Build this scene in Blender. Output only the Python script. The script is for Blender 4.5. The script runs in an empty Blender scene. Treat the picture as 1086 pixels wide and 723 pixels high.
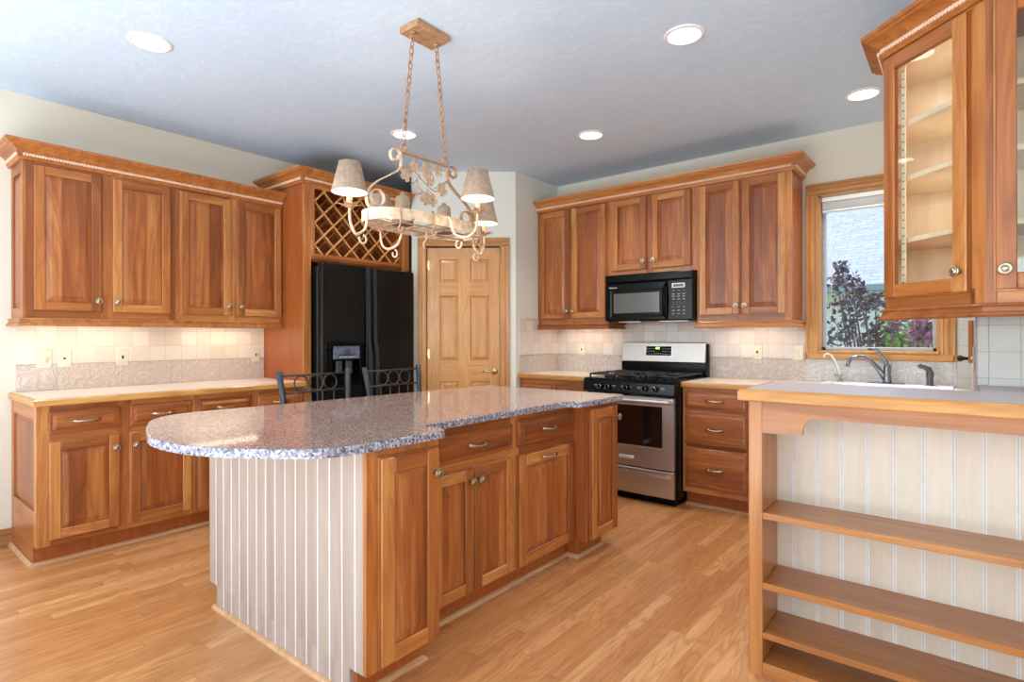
import bpy, bmesh, math, random
from mathutils import Vector, Matrix

random.seed(7)
SC = bpy.context.scene
COL = SC.collection
R = math.radians
PI = math.pi

# ------------------------------------------------------------------ camera
cam_d = bpy.data.cameras.new('camera')
cam = bpy.data.objects.new('camera', cam_d)
COL.objects.link(cam)
cam.location = (0, 0, 1.2465)
cam.matrix_world = (Matrix.Translation((0, 0, 1.2465)) @ Matrix.Rotation(R(39.0), 4, 'Z')
                    @ Matrix.Rotation(R(90), 4, 'X') @ Matrix.Rotation(R(-0.088), 4, 'Z'))
cam_d.sensor_width = 36
cam_d.lens = 594.5 / 1086 * 36
cam_d.shift_y = -4.6 / 1086
cam_d.clip_start = 0.05
SC.camera = cam

# ------------------------------------------------------------------ view, world, lights
SC.view_settings.view_transform = 'Standard'
SC.view_settings.look = 'None'
SC.view_settings.gamma = 1
SC.view_settings.use_curve_mapping = False
SC.view_settings.exposure = 0.12
SC.cycles.use_denoising = True
SC.cycles.max_bounces = 10
SC.cycles.diffuse_bounces = 5
SC.cycles.sample_clamp_indirect = 6

W = bpy.data.worlds.new('world')
SC.world = W
W.use_nodes = True
wn = W.node_tree.nodes
sky = wn.new('ShaderNodeTexSky')
sky.sky_type = 'NISHITA'
sky.sun_disc = False
sky.sun_elevation = R(55)
sky.sun_rotation = R(20)
wn['Background'].inputs['Strength'].default_value = 0.6
W.node_tree.links.new(sky.outputs[0], wn['Background'].inputs[0])


def light(name, typ, loc, energy, color=(1, 1, 1), rot=(0, 0, 0), size=None, sy=None, spot=None, blend=0.6):
    d = bpy.data.lights.new(name, typ)
    d.energy = energy
    d.color = color
    if typ == 'AREA':
        d.shape = 'RECTANGLE' if sy else 'SQUARE'
        d.size = size
        if sy:
            d.size_y = sy
    if typ == 'SPOT':
        d.spot_size = spot
        d.spot_blend = blend
        d.shadow_soft_size = size or 0.05
    if typ == 'POINT':
        d.shadow_soft_size = size or 0.03
    o = bpy.data.objects.new(name, d)
    o.location = loc
    o.rotation_euler = rot
    COL.objects.link(o)
    return o


sun = light('sun', 'SUN', (-2, 9, 8), 5.5, (1.0, 0.95, 0.88))
sun.rotation_euler = Vector((0.30, -0.42, -0.86)).to_track_quat('-Z', 'Y').to_euler()
sun.data.angle = R(0.6)
# area lamps added as daylight from unseen windows behind and beside the camera
light('rear_window_light', 'AREA', (1.35, -6.85, 1.70), 66, (0.84, 0.92, 1.0), (R(90), 0, 0), 3.1, 1.6)
light('rear_window_light', 'AREA', (-3.85, -6.85, 1.70), 28, (0.84, 0.92, 1.0), (R(90), 0, 0), 1.0, 1.6)
light('side_window_light', 'AREA', (-4.36, -3.6, 1.70), 130, (0.84, 0.92, 1.0), (0, R(-90), 0), 1.6, 4.2)
light('right_fill_light', 'AREA', (2.85, -2.2, 1.7), 85, (0.88, 0.94, 1.0), (0, R(90), 0), 1.6, 3.6)  # added fill lamp, the right wall has no opening here
# unseen up-facing area lamp added at floor level to brighten the ceiling
light('ceiling_fill_light', 'AREA', (-1.4, -2.0, 0.06), 310, (0.70, 0.86, 1.0), (R(180), 0, 0), 4.4, 3.2)

# ------------------------------------------------------------------ materials
def srgb(r, g, b):
    def c(v):
        v /= 255
        return v / 12.92 if v <= 0.04045 else ((v + 0.055) / 1.055) ** 2.4
    return (c(r), c(g), c(b), 1)


def newmat(name):
    m = bpy.data.materials.new(name)
    m.use_nodes = True
    return m, m.node_tree, m.node_tree.nodes['Principled BSDF']


def plain(name, col, rough=0.5, metal=0.0, noise=0.06, nscale=30, coat=0.0, emis=None, es=0, spec=None):
    m, t, b = newmat(name)
    n = t.nodes.new('ShaderNodeTexNoise')
    n.inputs['Scale'].default_value = nscale
    n.inputs['Detail'].default_value = 3
    tc = t.nodes.new('ShaderNodeTexCoord')
    t.links.new(tc.outputs['Object'], n.inputs['Vector'])
    r = t.nodes.new('ShaderNodeValToRGB')
    r.color_ramp.elements[0].position = 0.3
    r.color_ramp.elements[1].position = 0.7
    r.color_ramp.elements[0].color = tuple(c * (1 - noise) for c in col[:3]) + (1,)
    r.color_ramp.elements[1].color = tuple(min(1, c * (1 + noise)) for c in col[:3]) + (1,)
    t.links.new(n.outputs['Fac'], r.inputs[0])
    t.links.new(r.outputs[0], b.inputs['Base Color'])
    b.inputs['Roughness'].default_value = rough
    b.inputs['Metallic'].default_value = metal
    b.inputs['Coat Weight'].default_value = coat
    b.inputs['Coat Roughness'].default_value = 0.1
    if spec is not None:
        b.inputs['Specular IOR Level'].default_value = spec
    if emis:
        b.inputs['Emission Color'].default_value = emis
        b.inputs['Emission Strength'].default_value = es
    return m


def math_node(t, op, a, b=None, c=None):
    n = t.nodes.new('ShaderNodeMath')
    n.operation = op
    for i, v in enumerate((a, b, c)):
        if v is None:
            continue
        if isinstance(v, (int, float)):
            n.inputs[i].default_value = v
        else:
            t.links.new(v, n.inputs[i])
    return n.outputs[0]


def vmath(t, op, a, b):
    n = t.nodes.new('ShaderNodeVectorMath')
    n.operation = op
    for i, v in enumerate((a, b)):
        if isinstance(v, tuple):
            n.inputs[i].default_value = v
        else:
            t.links.new(v, n.inputs[i])
    return n.outputs[0]


def mix(t, fac, a, b, mode='MIX'):
    n = t.nodes.new('ShaderNodeMix')
    n.data_type = 'RGBA'
    n.blend_type = mode
    for i, v in ((0, fac), (6, a), (7, b)):
        if isinstance(v, (int, float, tuple)):
            n.inputs[i].default_value = v
        else:
            t.links.new(v, n.inputs[i])
    return n.outputs[2]


def bump(t, b, h, strength=0.2, dist=0.005):
    n = t.nodes.new('ShaderNodeBump')
    n.inputs['Strength'].default_value = strength
    n.inputs['Distance'].default_value = dist
    t.links.new(h, n.inputs['Height'])
    t.links.new(n.outputs[0], b.inputs['Normal'])


def wood(name, dark, mid, lite, axis='z', rough=0.38, boards=0.0, coat=0.12, tone=0.5, grain=1.0, coatr=0.15):
    """Cabinet timber: long grain, tone that differs from board to board."""
    m, t, b = newmat(name)
    tc = t.nodes.new('ShaderNodeTexCoord')
    geo = t.nodes.new('ShaderNodeNewGeometry')
    oi = t.nodes.new('ShaderNodeObjectInfo')
    rnd = math_node(t, 'FRACT', math_node(t, 'ADD', geo.outputs['Random Per Island'], oi.outputs['Random']))
    cmb = t.nodes.new('ShaderNodeCombineXYZ')
    for i, k in enumerate((13.7, 7.3, 19.1)):
        t.links.new(math_node(t, 'MULTIPLY', rnd, k), cmb.inputs[i])
    p = vmath(t, 'ADD', tc.outputs['Object'], cmb.outputs[0])
    ai = 'xyz'.index(axis)
    s1 = [16 * grain] * 3
    s1[ai] = 1.3 * grain
    s2 = [95.0] * 3
    s2[ai] = 2.4
    n1 = t.nodes.new('ShaderNodeTexNoise')
    n1.inputs['Scale'].default_value = 1
    n1.inputs['Detail'].default_value = 4
    n1.inputs['Distortion'].default_value = 1.4
    t.links.new(vmath(t, 'MULTIPLY', p, tuple(s1)), n1.inputs['Vector'])
    n2 = t.nodes.new('ShaderNodeTexNoise')
    n2.inputs['Scale'].default_value = 1
    n2.inputs['Detail'].default_value = 2
    t.links.new(vmath(t, 'MULTIPLY', p, tuple(s2)), n2.inputs['Vector'])
    s3 = [5.5] * 3
    s3[ai] = 0.75
    n3 = t.nodes.new('ShaderNodeTexNoise')
    n3.inputs['Scale'].default_value = 1
    n3.inputs['Detail'].default_value = 1.5
    n3.inputs['Distortion'].default_value = 0.5
    t.links.new(vmath(t, 'MULTIPLY', p, tuple(s3)), n3.inputs['Vector'])
    ring = math_node(t, 'POWER', math_node(t, 'ADD', math_node(t, 'MULTIPLY', math_node(t, 'SINE', math_node(t, 'MULTIPLY', n3.outputs['Fac'], 95)), .5), .5), 3.0)
    tn = rnd
    if boards:
        sep = t.nodes.new('ShaderNodeSeparateXYZ')
        t.links.new(p, sep.inputs[0])
        across = 0 if axis != 'x' else 2
        fl = math_node(t, 'FLOOR', math_node(t, 'DIVIDE', sep.outputs[across], boards))
        wnz = t.nodes.new('ShaderNodeTexWhiteNoise')
        wnz.noise_dimensions = '2D'
        cb = t.nodes.new('ShaderNodeCombineXYZ')
        t.links.new(fl, cb.inputs[0])
        t.links.new(rnd, cb.inputs[1])
        t.links.new(cb.outputs[0], wnz.inputs['Vector'])
        tn = wnz.outputs['Value']
    f = math_node(t, 'ADD', math_node(t, 'MULTIPLY', n1.outputs['Fac'], 1.0 - tone * 0.5),
                  math_node(t, 'MULTIPLY', math_node(t, 'SUBTRACT', tn, 0.35), tone))
    r = t.nodes.new('ShaderNodeValToRGB')
    e = r.color_ramp.elements
    e[0].position, e[0].color = 0.22, dark
    e[1].position, e[1].color = 0.85, lite
    x = e.new(0.5)
    x.color = mid
    t.links.new(f, r.inputs[0])
    c = mix(t, math_node(t, 'MULTIPLY', math_node(t, 'SUBTRACT', n2.outputs['Fac'], 0.3), 0.45), r.outputs[0], dark)
    c = mix(t, math_node(t, 'MULTIPLY', ring, 0.28 * grain), c, dark)
    t.links.new(c, b.inputs['Base Color'])
    b.inputs['Roughness'].default_value = rough
    b.inputs['Coat Weight'].default_value = coat
    b.inputs['Coat Roughness'].default_value = coatr
    bump(t, b, n2.outputs['Fac'], 0.06, 0.002)
    return m


CH = (srgb(134, 72, 30), srgb(181, 110, 52), srgb(212, 154, 88))
CHR = (srgb(116, 58, 24), srgb(163, 91, 42), srgb(203, 139, 76))
M = {}
M['cherry_v'] = wood('cherry_upright_grain', *CH, axis='z', tone=0.45)
M['cherry_h'] = wood('cherry_level_grain', *CH, axis='x', tone=0.45)
M['cherry_y'] = wood('cherry_deep_grain', *CH, axis='y', tone=0.3)
M['cherry_panel'] = wood('cherry_board_panel', *CHR, axis='z', boards=0.083, tone=0.3)
M['cherry_hpanel'] = wood('cherry_drawer_front', *CHR, axis='x', boards=0.14, tone=0.35)
M['lattice'] = wood('golden_cherry_lattice', srgb(176, 116, 62), srgb(204, 146, 86), srgb(222, 172, 112), axis='y', tone=0.2)
M['cherry_side'] = wood('cherry_side_veneer', srgb(142, 72, 28), srgb(166, 88, 37), srgb(182, 106, 50), axis='z', tone=0.15)
M['oak_y'] = wood('oak_edge', srgb(168, 112, 52), srgb(200, 146, 78), srgb(222, 174, 108), axis='y', tone=0.2, coat=0.2)
M['oak_base'] = wood('oak_baseboard', srgb(130, 82, 44), srgb(164, 110, 64), srgb(186, 134, 86), axis='y', tone=0.2, coat=0.2)
M['oak_x'] = wood('oak_edge_level', srgb(160, 100, 42), srgb(196, 138, 66), srgb(220, 168, 98), axis='x', tone=0.2, coat=0.2)
M['oak_z'] = wood('oak_trim_upright', srgb(172, 114, 54), srgb(204, 146, 78), srgb(222, 172, 104), axis='z', tone=0.2, coat=0.3)
M['oak_door'] = wood('oak_door', srgb(186, 126, 62), srgb(208, 148, 80), srgb(222, 170, 102), axis='z', tone=0.15, coat=0.4, grain=1.6)
M['oak_doorh'] = wood('oak_door_rail', srgb(186, 126, 62), srgb(208, 148, 80), srgb(222, 170, 102), axis='x', tone=0.15, coat=0.4, grain=1.6)
M['shoe'] = wood('shoe_moulding', srgb(182, 132, 90), srgb(204, 158, 114), srgb(216, 176, 134), axis='y', tone=0.1, coat=0.2)
M['maple'] = wood('maple_interior', srgb(222, 202, 168), srgb(236, 220, 188), srgb(244, 232, 208), axis='z', tone=0.15, coat=0.1, grain=0.7)
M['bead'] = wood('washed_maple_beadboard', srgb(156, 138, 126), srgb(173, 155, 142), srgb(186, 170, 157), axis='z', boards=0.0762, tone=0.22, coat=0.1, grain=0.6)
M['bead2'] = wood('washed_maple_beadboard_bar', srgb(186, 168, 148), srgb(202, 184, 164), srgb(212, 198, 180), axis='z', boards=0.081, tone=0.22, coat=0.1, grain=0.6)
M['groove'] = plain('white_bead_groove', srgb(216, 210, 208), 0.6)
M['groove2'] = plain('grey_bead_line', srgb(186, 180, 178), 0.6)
M['rope'] = plain('rope_moulding_pale', srgb(232, 194, 166), 0.5, noise=0.1)
M['rosewood'] = wood('bar_frame_cherry', srgb(164, 100, 48), srgb(190, 126, 66), srgb(206, 146, 84), axis='z', tone=0.15, coat=0.3)
M['rosewood_h'] = wood('bar_frame_cherry_level', srgb(144, 84, 34), srgb(174, 108, 50), srgb(194, 132, 70), axis='x', tone=0.15, coat=0.45)
M['laminate'] = plain('cream_laminate', srgb(226, 212, 196), 0.35, noise=0.03)
M['laminate_bar'] = plain('lilac_grey_laminate', srgb(196, 188, 190), 0.38, noise=0.03)
M['brass'] = plain('antique_pewter_brass', srgb(176, 162, 138), 0.32, 1.0, 0.3, 90)
M['darkbrass'] = plain('darkened_brass', srgb(70, 58, 44), 0.4, 0.8, 0.2, 60)
M['gold'] = plain('polished_brass', srgb(222, 196, 140), 0.15, 1.0)
M['black'] = plain('gloss_black', srgb(10, 10, 11), 0.16, noise=0.1, spec=0.12)
M['black_fridge'] = plain('textured_black', srgb(17, 19, 19), 0.27, noise=0.2, nscale=200, spec=0.25)
M['handle_black'] = plain('dark_grey_handle', srgb(44, 47, 49), 0.28)
M['black_matte'] = plain('matte_black', srgb(18, 18, 19), 0.5, noise=0.1)
M['iron'] = plain('cast_iron', srgb(30, 30, 32), 0.45, noise=0.2)
M['gunmetal'] = plain('gunmetal_steel', srgb(62, 68, 74), 0.35, 0.6, 0.1)
M['wire'] = plain('grey_wire_steel', srgb(70, 66, 62), 0.4, 0.5, 0.1)
M['seat'] = plain('black_vinyl', srgb(26, 24, 24), 0.5)
M['glasspane_mw'] = plain('microwave_window', srgb(84, 84, 82), 0.14, noise=0.05)
M['ovenglass'] = plain('oven_door_glass', srgb(22, 17, 14), 0.06, noise=0.1, coat=0.8)
M['chrome'] = plain('chrome', srgb(210, 212, 216), 0.12, 1.0, 0.02)
M['grey_metal'] = plain('brushed_grey_tap', srgb(128, 132, 138), 0.25, 0.9, 0.05)
M['graphite'] = plain('graphite_plastic', srgb(70, 72, 78), 0.35)
M['white_enamel'] = plain('white_enamel', srgb(240, 240, 240), 0.2, noise=0.01)
M['ivory'] = plain('ivory_plastic', srgb(226, 218, 194), 0.4, noise=0.02)
M['dark_slot'] = plain('dark_slot', srgb(30, 26, 24), 0.6)
M['button'] = plain('pale_button', srgb(140, 140, 140), 0.5)
M['whiteprint'] = plain('white_print', srgb(225, 225, 225), 0.5)
M['green_led'] = plain('green_display', srgb(20, 40, 10), 0.4, emis=srgb(150, 230, 60), es=3.0)
M['lcd'] = plain('grey_display', srgb(70, 78, 72), 0.3)
M['bluepanel'] = plain('dispenser_control', srgb(96, 106, 128), 0.3, noise=0.35, nscale=45)
M['cream_iron'] = plain('distressed_cream_iron', srgb(222, 196, 166), 0.55, noise=0.22, nscale=38)
M['rust_iron'] = plain('rusty_tan_iron', srgb(176, 136, 102), 0.6, noise=0.28, nscale=45)
M['leaf_iron'] = plain('distressed_tan_leaf', srgb(204, 172, 142), 0.6, noise=0.25, nscale=50)
M['shade'] = plain('crackled_shade', srgb(168, 142, 118), 0.7, noise=0.2, nscale=55)
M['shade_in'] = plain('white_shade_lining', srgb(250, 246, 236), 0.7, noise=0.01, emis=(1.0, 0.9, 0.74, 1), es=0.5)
M['candle'] = plain('candle_sleeve', srgb(238, 216, 178), 0.5, noise=0.05)
M['bulb'] = plain('lit_bulb', srgb(255, 240, 210), 0.4, emis=(1.0, 0.86, 0.62, 1), es=14)
M['can_lamp'] = plain('lit_recessed_lamp', srgb(255, 255, 250), 0.4, emis=(1.0, 0.97, 0.9, 1), es=6)
M['can_trim'] = plain('white_can_trim', srgb(236, 236, 236), 0.4, noise=0.01)
M['vinyl'] = plain('white_vinyl', srgb(236, 238, 240), 0.35, noise=0.01)
M['sash'] = plain('grey_sash', srgb(170, 178, 184), 0.4, noise=0.02)
M['blind'] = plain('white_blind', srgb(240, 240, 238), 0.5, noise=0.02)
M['caulk'] = plain('pale_edge_strip', srgb(236, 222, 208), 0.5, noise=0.02)


def steel():
    m, t, b = newmat('brushed_stainless')
    tc = t.nodes.new('ShaderNodeTexCoord')
    n = t.nodes.new('ShaderNodeTexNoise')
    n.inputs['Scale'].default_value = 1
    n.inputs['Detail'].default_value = 3
    t.links.new(vmath(t, 'MULTIPLY', tc.outputs['Object'], (3.0, 40, 420)), n.inputs['Vector'])
    r = t.nodes.new('ShaderNodeValToRGB')
    r.color_ramp.elements[0].color = srgb(190, 182, 174)
    r.color_ramp.elements[1].color = srgb(214, 206, 198)
    t.links.new(n.outputs['Fac'], r.inputs[0])
    t.links.new(r.outputs[0], b.inputs['Base Color'])
    b.inputs['Metallic'].default_value = 1
    b.inputs['Roughness'].default_value = 0.42
    bump(t, b, n.outputs['Fac'], 0.05, 0.001)
    return m


M['steel'] = steel()


def wallmat(name, col, bs=0.05, scale=120):
    m, t, b = newmat(name)
    tc = t.nodes.new('ShaderNodeTexCoord')
    n = t.nodes.new('ShaderNodeTexNoise')
    n.inputs['Scale'].default_value = scale
    n.inputs['Detail'].default_value = 4
    t.links.new(tc.outputs['Object'], n.inputs['Vector'])
    c = mix(t, math_node(t, 'MULTIPLY', n.outputs['Fac'], 0.12), col, tuple(x * 0.8 for x in col[:3]) + (1,))
    t.links.new(c, b.inputs['Base Color'])
    b.inputs['Roughness'].default_value = 0.8
    bump(t, b, n.outputs['Fac'], bs, 0.003)
    return m


M['wall'] = wallmat('cream_wall_paint', srgb(226, 218, 200))
M['wall_cool'] = wallmat('pale_wall_paint', srgb(224, 224, 214))


def ceilmat():
    m, t, b = newmat('knockdown_ceiling')
    tc = t.nodes.new('ShaderNodeTexCoord')
    mp = vmath(t, 'MULTIPLY', tc.outputs['Object'], (1.0, 1.7, 1.0))
    n = t.nodes.new('ShaderNodeTexNoise')
    n.inputs['Scale'].default_value = 7
    n.inputs['Detail'].default_value = 5
    n.inputs['Distortion'].default_value = 2.2
    t.links.new(mp, n.inputs['Vector'])
    r = t.nodes.new('ShaderNodeValToRGB')
    r.color_ramp.elements[0].position = 0.5
    r.color_ramp.elements[1].position = 0.62
    t.links.new(n.outputs['Fac'], r.inputs[0])
    c = mix(t, math_node(t, 'MULTIPLY', r.outputs[0], 0.35), srgb(204, 222, 240), srgb(220, 234, 246))
    t.links.new(c, b.inputs['Base Color'])
    b.inputs['Roughness'].default_value = 0.85
    bump(t, b, r.outputs[0], 0.10, 0.004)
    return m


M['ceiling'] = ceilmat()


def floormat():
    m, t, b = newmat('red_oak_strip_floor')
    tc = t.nodes.new('ShaderNodeTexCoord')
    sep = t.nodes.new('ShaderNodeSeparateXYZ')
    t.links.new(tc.outputs['Object'], sep.inputs[0])
    pw = 0.0572
    col = math_node(t, 'FLOOR', math_node(t, 'DIVIDE', sep.outputs[0], pw))
    w1 = t.nodes.new('ShaderNodeTexWhiteNoise')
    w1.noise_dimensions = '1D'
    t.links.new(col, w1.inputs['W'])
    yo = math_node(t, 'ADD', sep.outputs[1], math_node(t, 'MULTIPLY', w1.outputs['Value'], 5.0))
    row = math_node(t, 'FLOOR', math_node(t, 'DIVIDE', yo, 1.15))
    cb = t.nodes.new('ShaderNodeCombineXYZ')
    t.links.new(col, cb.inputs[0])
    t.links.new(row, cb.inputs[1])
    w2 = t.nodes.new('ShaderNodeTexWhiteNoise')
    w2.noise_dimensions = '2D'
    t.links.new(cb.outputs[0], w2.inputs['Vector'])
    # grain
    off = t.nodes.new('ShaderNodeCombineXYZ')
    t.links.new(math_node(t, 'MULTIPLY', w2.outputs['Value'], 31), off.inputs[0])
    t.links.new(math_node(t, 'MULTIPLY', w2.outputs['Value'], 17), off.inputs[1])
    p = vmath(t, 'ADD', tc.outputs['Object'], off.outputs[0])
    n1 = t.nodes.new('ShaderNodeTexNoise')
    n1.inputs['Scale'].default_value = 1
    n1.inputs['Detail'].default_value = 5
    n1.inputs['Distortion'].default_value = 1.0
    t.links.new(vmath(t, 'MULTIPLY', p, (30, 2.6, 1)), n1.inputs['Vector'])
    n3 = t.nodes.new('ShaderNodeTexNoise')
    n3.inputs['Scale'].default_value = 1
    n3.inputs['Detail'].default_value = 1.5
    n3.inputs['Distortion'].default_value = 0.4
    t.links.new(vmath(t, 'MULTIPLY', p, (11, 1.25, 1)), n3.inputs['Vector'])
    ring = math_node(t, 'POWER', math_node(t, 'ADD', math_node(t, 'MULTIPLY', math_node(t, 'SINE', math_node(t, 'MULTIPLY', n3.outputs['Fac'], 85)), .5), .5), 2.5)
    f = math_node(t, 'ADD', math_node(t, 'MULTIPLY', n1.outputs['Fac'], 0.45), math_node(t, 'MULTIPLY', w2.outputs['Value'], 0.36))
    r = t.nodes.new('ShaderNodeValToRGB')
    e = r.color_ramp.elements
    e[0].position, e[0].color = 0.15, srgb(180, 116, 66)
    e[1].position, e[1].color = 0.78, srgb(228, 180, 128)
    x = e.new(0.45)
    x.color = srgb(204, 144, 88)
    t.links.new(f, r.inputs[0])
    c = mix(t, math_node(t, 'MULTIPLY', ring, 0.42), r.outputs[0], srgb(160, 98, 54))
    # seams
    fx = math_node(t, 'FRACT', math_node(t, 'DIVIDE', sep.outputs[0], pw))
    fy = math_node(t, 'FRACT', math_node(t, 'DIVIDE', yo, 1.15))
    seam = math_node(t, 'MAXIMUM', math_node(t, 'LESS_THAN', fx, 0.03), math_node(t, 'LESS_THAN', fy, 0.003))
    c = mix(t, math_node(t, 'MULTIPLY', seam, 0.45), c, srgb(112, 66, 36))
    t.links.new(c, b.inputs['Base Color'])
    b.inputs['Roughness'].default_value = 0.34
    b.inputs['Coat Weight'].default_value = 0.4
    b.inputs['Coat Roughness'].default_value = 0.14
    bump(t, b, seam, -0.08, 0.002)
    return m


M['floor'] = floormat()


def tilemat(name, c1, c2, grout, x0=0.0, z0=0.0):
    m, t, b = newmat(name)
    tc = t.nodes.new('ShaderNodeTexCoord')
    sep = t.nodes.new('ShaderNodeSeparateXYZ')
    t.links.new(tc.outputs['Object'], sep.inputs[0])
    cb = t.nodes.new('ShaderNodeCombineXYZ')
    t.links.new(math_node(t, 'ADD', sep.outputs[0], 5 * 0.1035 + x0), cb.inputs[0])
    t.links.new(math_node(t, 'SUBTRACT', sep.outputs[2], 1.08 + z0), cb.inputs[1])
    br = t.nodes.new('ShaderNodeTexBrick')
    br.offset = 0.0
    br.squash = 1.0
    br.inputs['Scale'].default_value = 1
    br.inputs['Brick Width'].default_value = 0.1035
    br.inputs['Row Height'].default_value = 0.1045
    br.inputs['Mortar Size'].default_value = 0.0016
    br.inputs['Mortar Smooth'].default_value = 0.3
    br.inputs['Color1'].default_value = c1
    br.inputs['Color2'].default_value = c2
    br.inputs['Mortar'].default_value = grout
    t.links.new(cb.outputs[0], br.inputs['Vector'])
    n = t.nodes.new('ShaderNodeTexNoise')
    n.inputs['Scale'].default_value = 14
    n.inputs['Detail'].default_value = 3
    t.links.new(tc.outputs['Object'], n.inputs['Vector'])
    c = mix(t, math_node(t, 'MULTIPLY', n.outputs['Fac'], 0.35), br.outputs['Color'], mix(t, 0.5, c1, srgb(255, 250, 240)))
    t.links.new(c, b.inputs['Base Color'])
    b.inputs['Roughness'].default_value = 0.32
    bump(t, b, br.outputs['Fac'], -0.5, 0.003)
    return m


M['tile'] = tilemat('cream_tumbled_tile', srgb(236, 226, 208), srgb(218, 200, 182), srgb(196, 182, 168), 0.008)
M['tile_r'] = tilemat('pinkish_grey_tile', srgb(222, 212, 204), srgb(200, 184, 174), srgb(168, 156, 148), 0.003)
M['tile_g'] = tilemat('pale_green_grey_tile', srgb(196, 194, 186), srgb(184, 181, 172), srgb(150, 147, 140), 0.01)


def bordermat(name, ca, cb_):
    m, t, b = newmat(name)
    tc = t.nodes.new('ShaderNodeTexCoord')
    sep = t.nodes.new('ShaderNodeSeparateXYZ')
    t.links.new(tc.outputs['Object'], sep.inputs[0])
    fx = math_node(t, 'FRACT', math_node(t, 'DIVIDE', math_node(t, 'ADD', sep.outputs[0], 10), 0.329))
    v = t.nodes.new('ShaderNodeTexVoronoi')
    v.feature = 'SMOOTH_F1'
    v.inputs['Scale'].default_value = 22
    n = t.nodes.new('ShaderNodeTexNoise')
    n.inputs['Scale'].default_value = 9
    t.links.new(tc.outputs['Object'], n.inputs['Vector'])
    t.links.new(vmath(t, 'ADD', tc.outputs['Object'], vmath(t, 'MULTIPLY', n.outputs['Color'], (0.12, 0.12, 0.12))), v.inputs['Vector'])
    # raised scrollwork: bands of distance
    sw = math_node(t, 'SINE', math_node(t, 'MULTIPLY', v.outputs['Distance'], 22))
    r = t.nodes.new('ShaderNodeValToRGB')
    r.color_ramp.elements[0].position = 0.35
    r.color_ramp.elements[1].position = 0.65
    r.color_ramp.elements[0].color = cb_
    r.color_ramp.elements[1].color = ca
    t.links.new(sw, r.inputs[0])
    joint = math_node(t, 'LESS_THAN', fx, 0.008)
    c = mix(t, joint, r.outputs[0], srgb(172, 160, 152))
    t.links.new(c, b.inputs['Base Color'])
    b.inputs['Roughness'].default_value = 0.5
    bump(t, b, sw, 0.35, 0.004)
    return m


M['border'] = bordermat('embossed_border_tile', srgb(216, 200, 186), srgb(206, 190, 176))
M['border_daylit'] = bordermat('embossed_border_tile_daylit', srgb(212, 210, 208), srgb(200, 198, 196))  # greyer copy of the border tile, window daylight put into its colour
M['border_r'] = bordermat('embossed_border_tile_grey', srgb(206, 196, 188), srgb(192, 180, 172))


def granite():
    m, t, b = newmat('pink_grey_granite')
    tc = t.nodes.new('ShaderNodeTexCoord')
    v = t.nodes.new('ShaderNodeTexVoronoi')
    v.inputs['Scale'].default_value = 210
    t.links.new(tc.outputs['Object'], v.inputs['Vector'])
    r = t.nodes.new('ShaderNodeValToRGB')
    r.color_ramp.interpolation = 'CONSTANT'
    cols = [(0.0, srgb(96, 80, 78)), (0.12, srgb(134, 108, 98)), (0.34, srgb(164, 132, 118)), (0.62, srgb(186, 154, 140)), (0.86, srgb(206, 188, 178))]
    e = r.color_ramp.elements
    e[0].position, e[0].color = cols[0]
    e[1].position, e[1].color = cols[1]
    for pz, cc in cols[2:]:
        x = e.new(pz)
        x.color = cc
    sepc = t.nodes.new('ShaderNodeSeparateColor')
    t.links.new(v.outputs['Color'], sepc.inputs[0])
    t.links.new(sepc.outputs[0], r.inputs[0])
    n = t.nodes.new('ShaderNodeTexNoise')
    n.inputs['Scale'].default_value = 45
    n.inputs['Detail'].default_value = 4
    t.links.new(tc.outputs['Object'], n.inputs['Vector'])
    c = mix(t, math_node(t, 'MULTIPLY', n.outputs['Fac'], 0.3), r.outputs[0], srgb(176, 146, 134))
    t.links.new(c, b.inputs['Base Color'])
    b.inputs['Roughness'].default_value = 0.07
    b.inputs['Coat Weight'].default_value = 0.0
    b.inputs['Coat Roughness'].default_value = 0.05
    return m


def granite_edge():
    m = M['granite'].copy()
    m.name = 'grey_chiselled_granite_edge'
    for n in m.node_tree.nodes:
        if n.type == 'VALTORGB':
            for el, cc in zip(n.color_ramp.elements, (srgb(82, 82, 94), srgb(112, 110, 122), srgb(140, 138, 148), srgb(162, 160, 168), srgb(184, 184, 192))):
                el.color = cc
        if n.type == 'TEX_VORONOI':
            n.inputs['Scale'].default_value = 130
    for l in list(m.node_tree.links):
        if l.to_socket.name == 'Base Color':
            src = [n for n in m.node_tree.nodes if n.type == 'VALTORGB'][0]
            m.node_tree.links.new(src.outputs[0], l.to_socket)
            break
    return m


M['granite'] = granite()
M['granite_edge'] = granite_edge()


def glassmat(name, tint=(1, 1, 1, 1), gloss=0.08):
    m = bpy.data.materials.new(name)
    m.use_nodes = True
    t = m.node_tree
    t.nodes.clear()
    out = t.nodes.new('ShaderNodeOutputMaterial')
    tr = t.nodes.new('ShaderNodeBsdfTransparent')
    tr.inputs[0].default_value = tint
    gl = t.nodes.new('ShaderNodeBsdfGlossy')
    gl.inputs['Roughness'].default_value = 0.02
    fr = t.nodes.new('ShaderNodeFresnel')
    fr.inputs['IOR'].default_value = 1.5
    mx = t.nodes.new('ShaderNodeMixShader')
    g = t.nodes.new('ShaderNodeNewGeometry')
    front = math_node(t, 'SUBTRACT', 1.0, g.outputs['Backfacing'])
    t.links.new(math_node(t, 'MULTIPLY', math_node(t, 'ADD', fr.outputs[0], gloss - 0.04), front), mx.inputs[0])
    t.links.new(tr.outputs[0], mx.inputs[1])
    t.links.new(gl.outputs[0], mx.inputs[2])
    t.links.new(mx.outputs[0], out.inputs[0])
    return m


M['glass'] = glassmat('cabinet_glass', (0.96, 0.97, 0.96, 1), 0.07)
M['wglass'] = glassmat('window_glass', (0.97, 0.99, 1, 1), 0.05)


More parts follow.
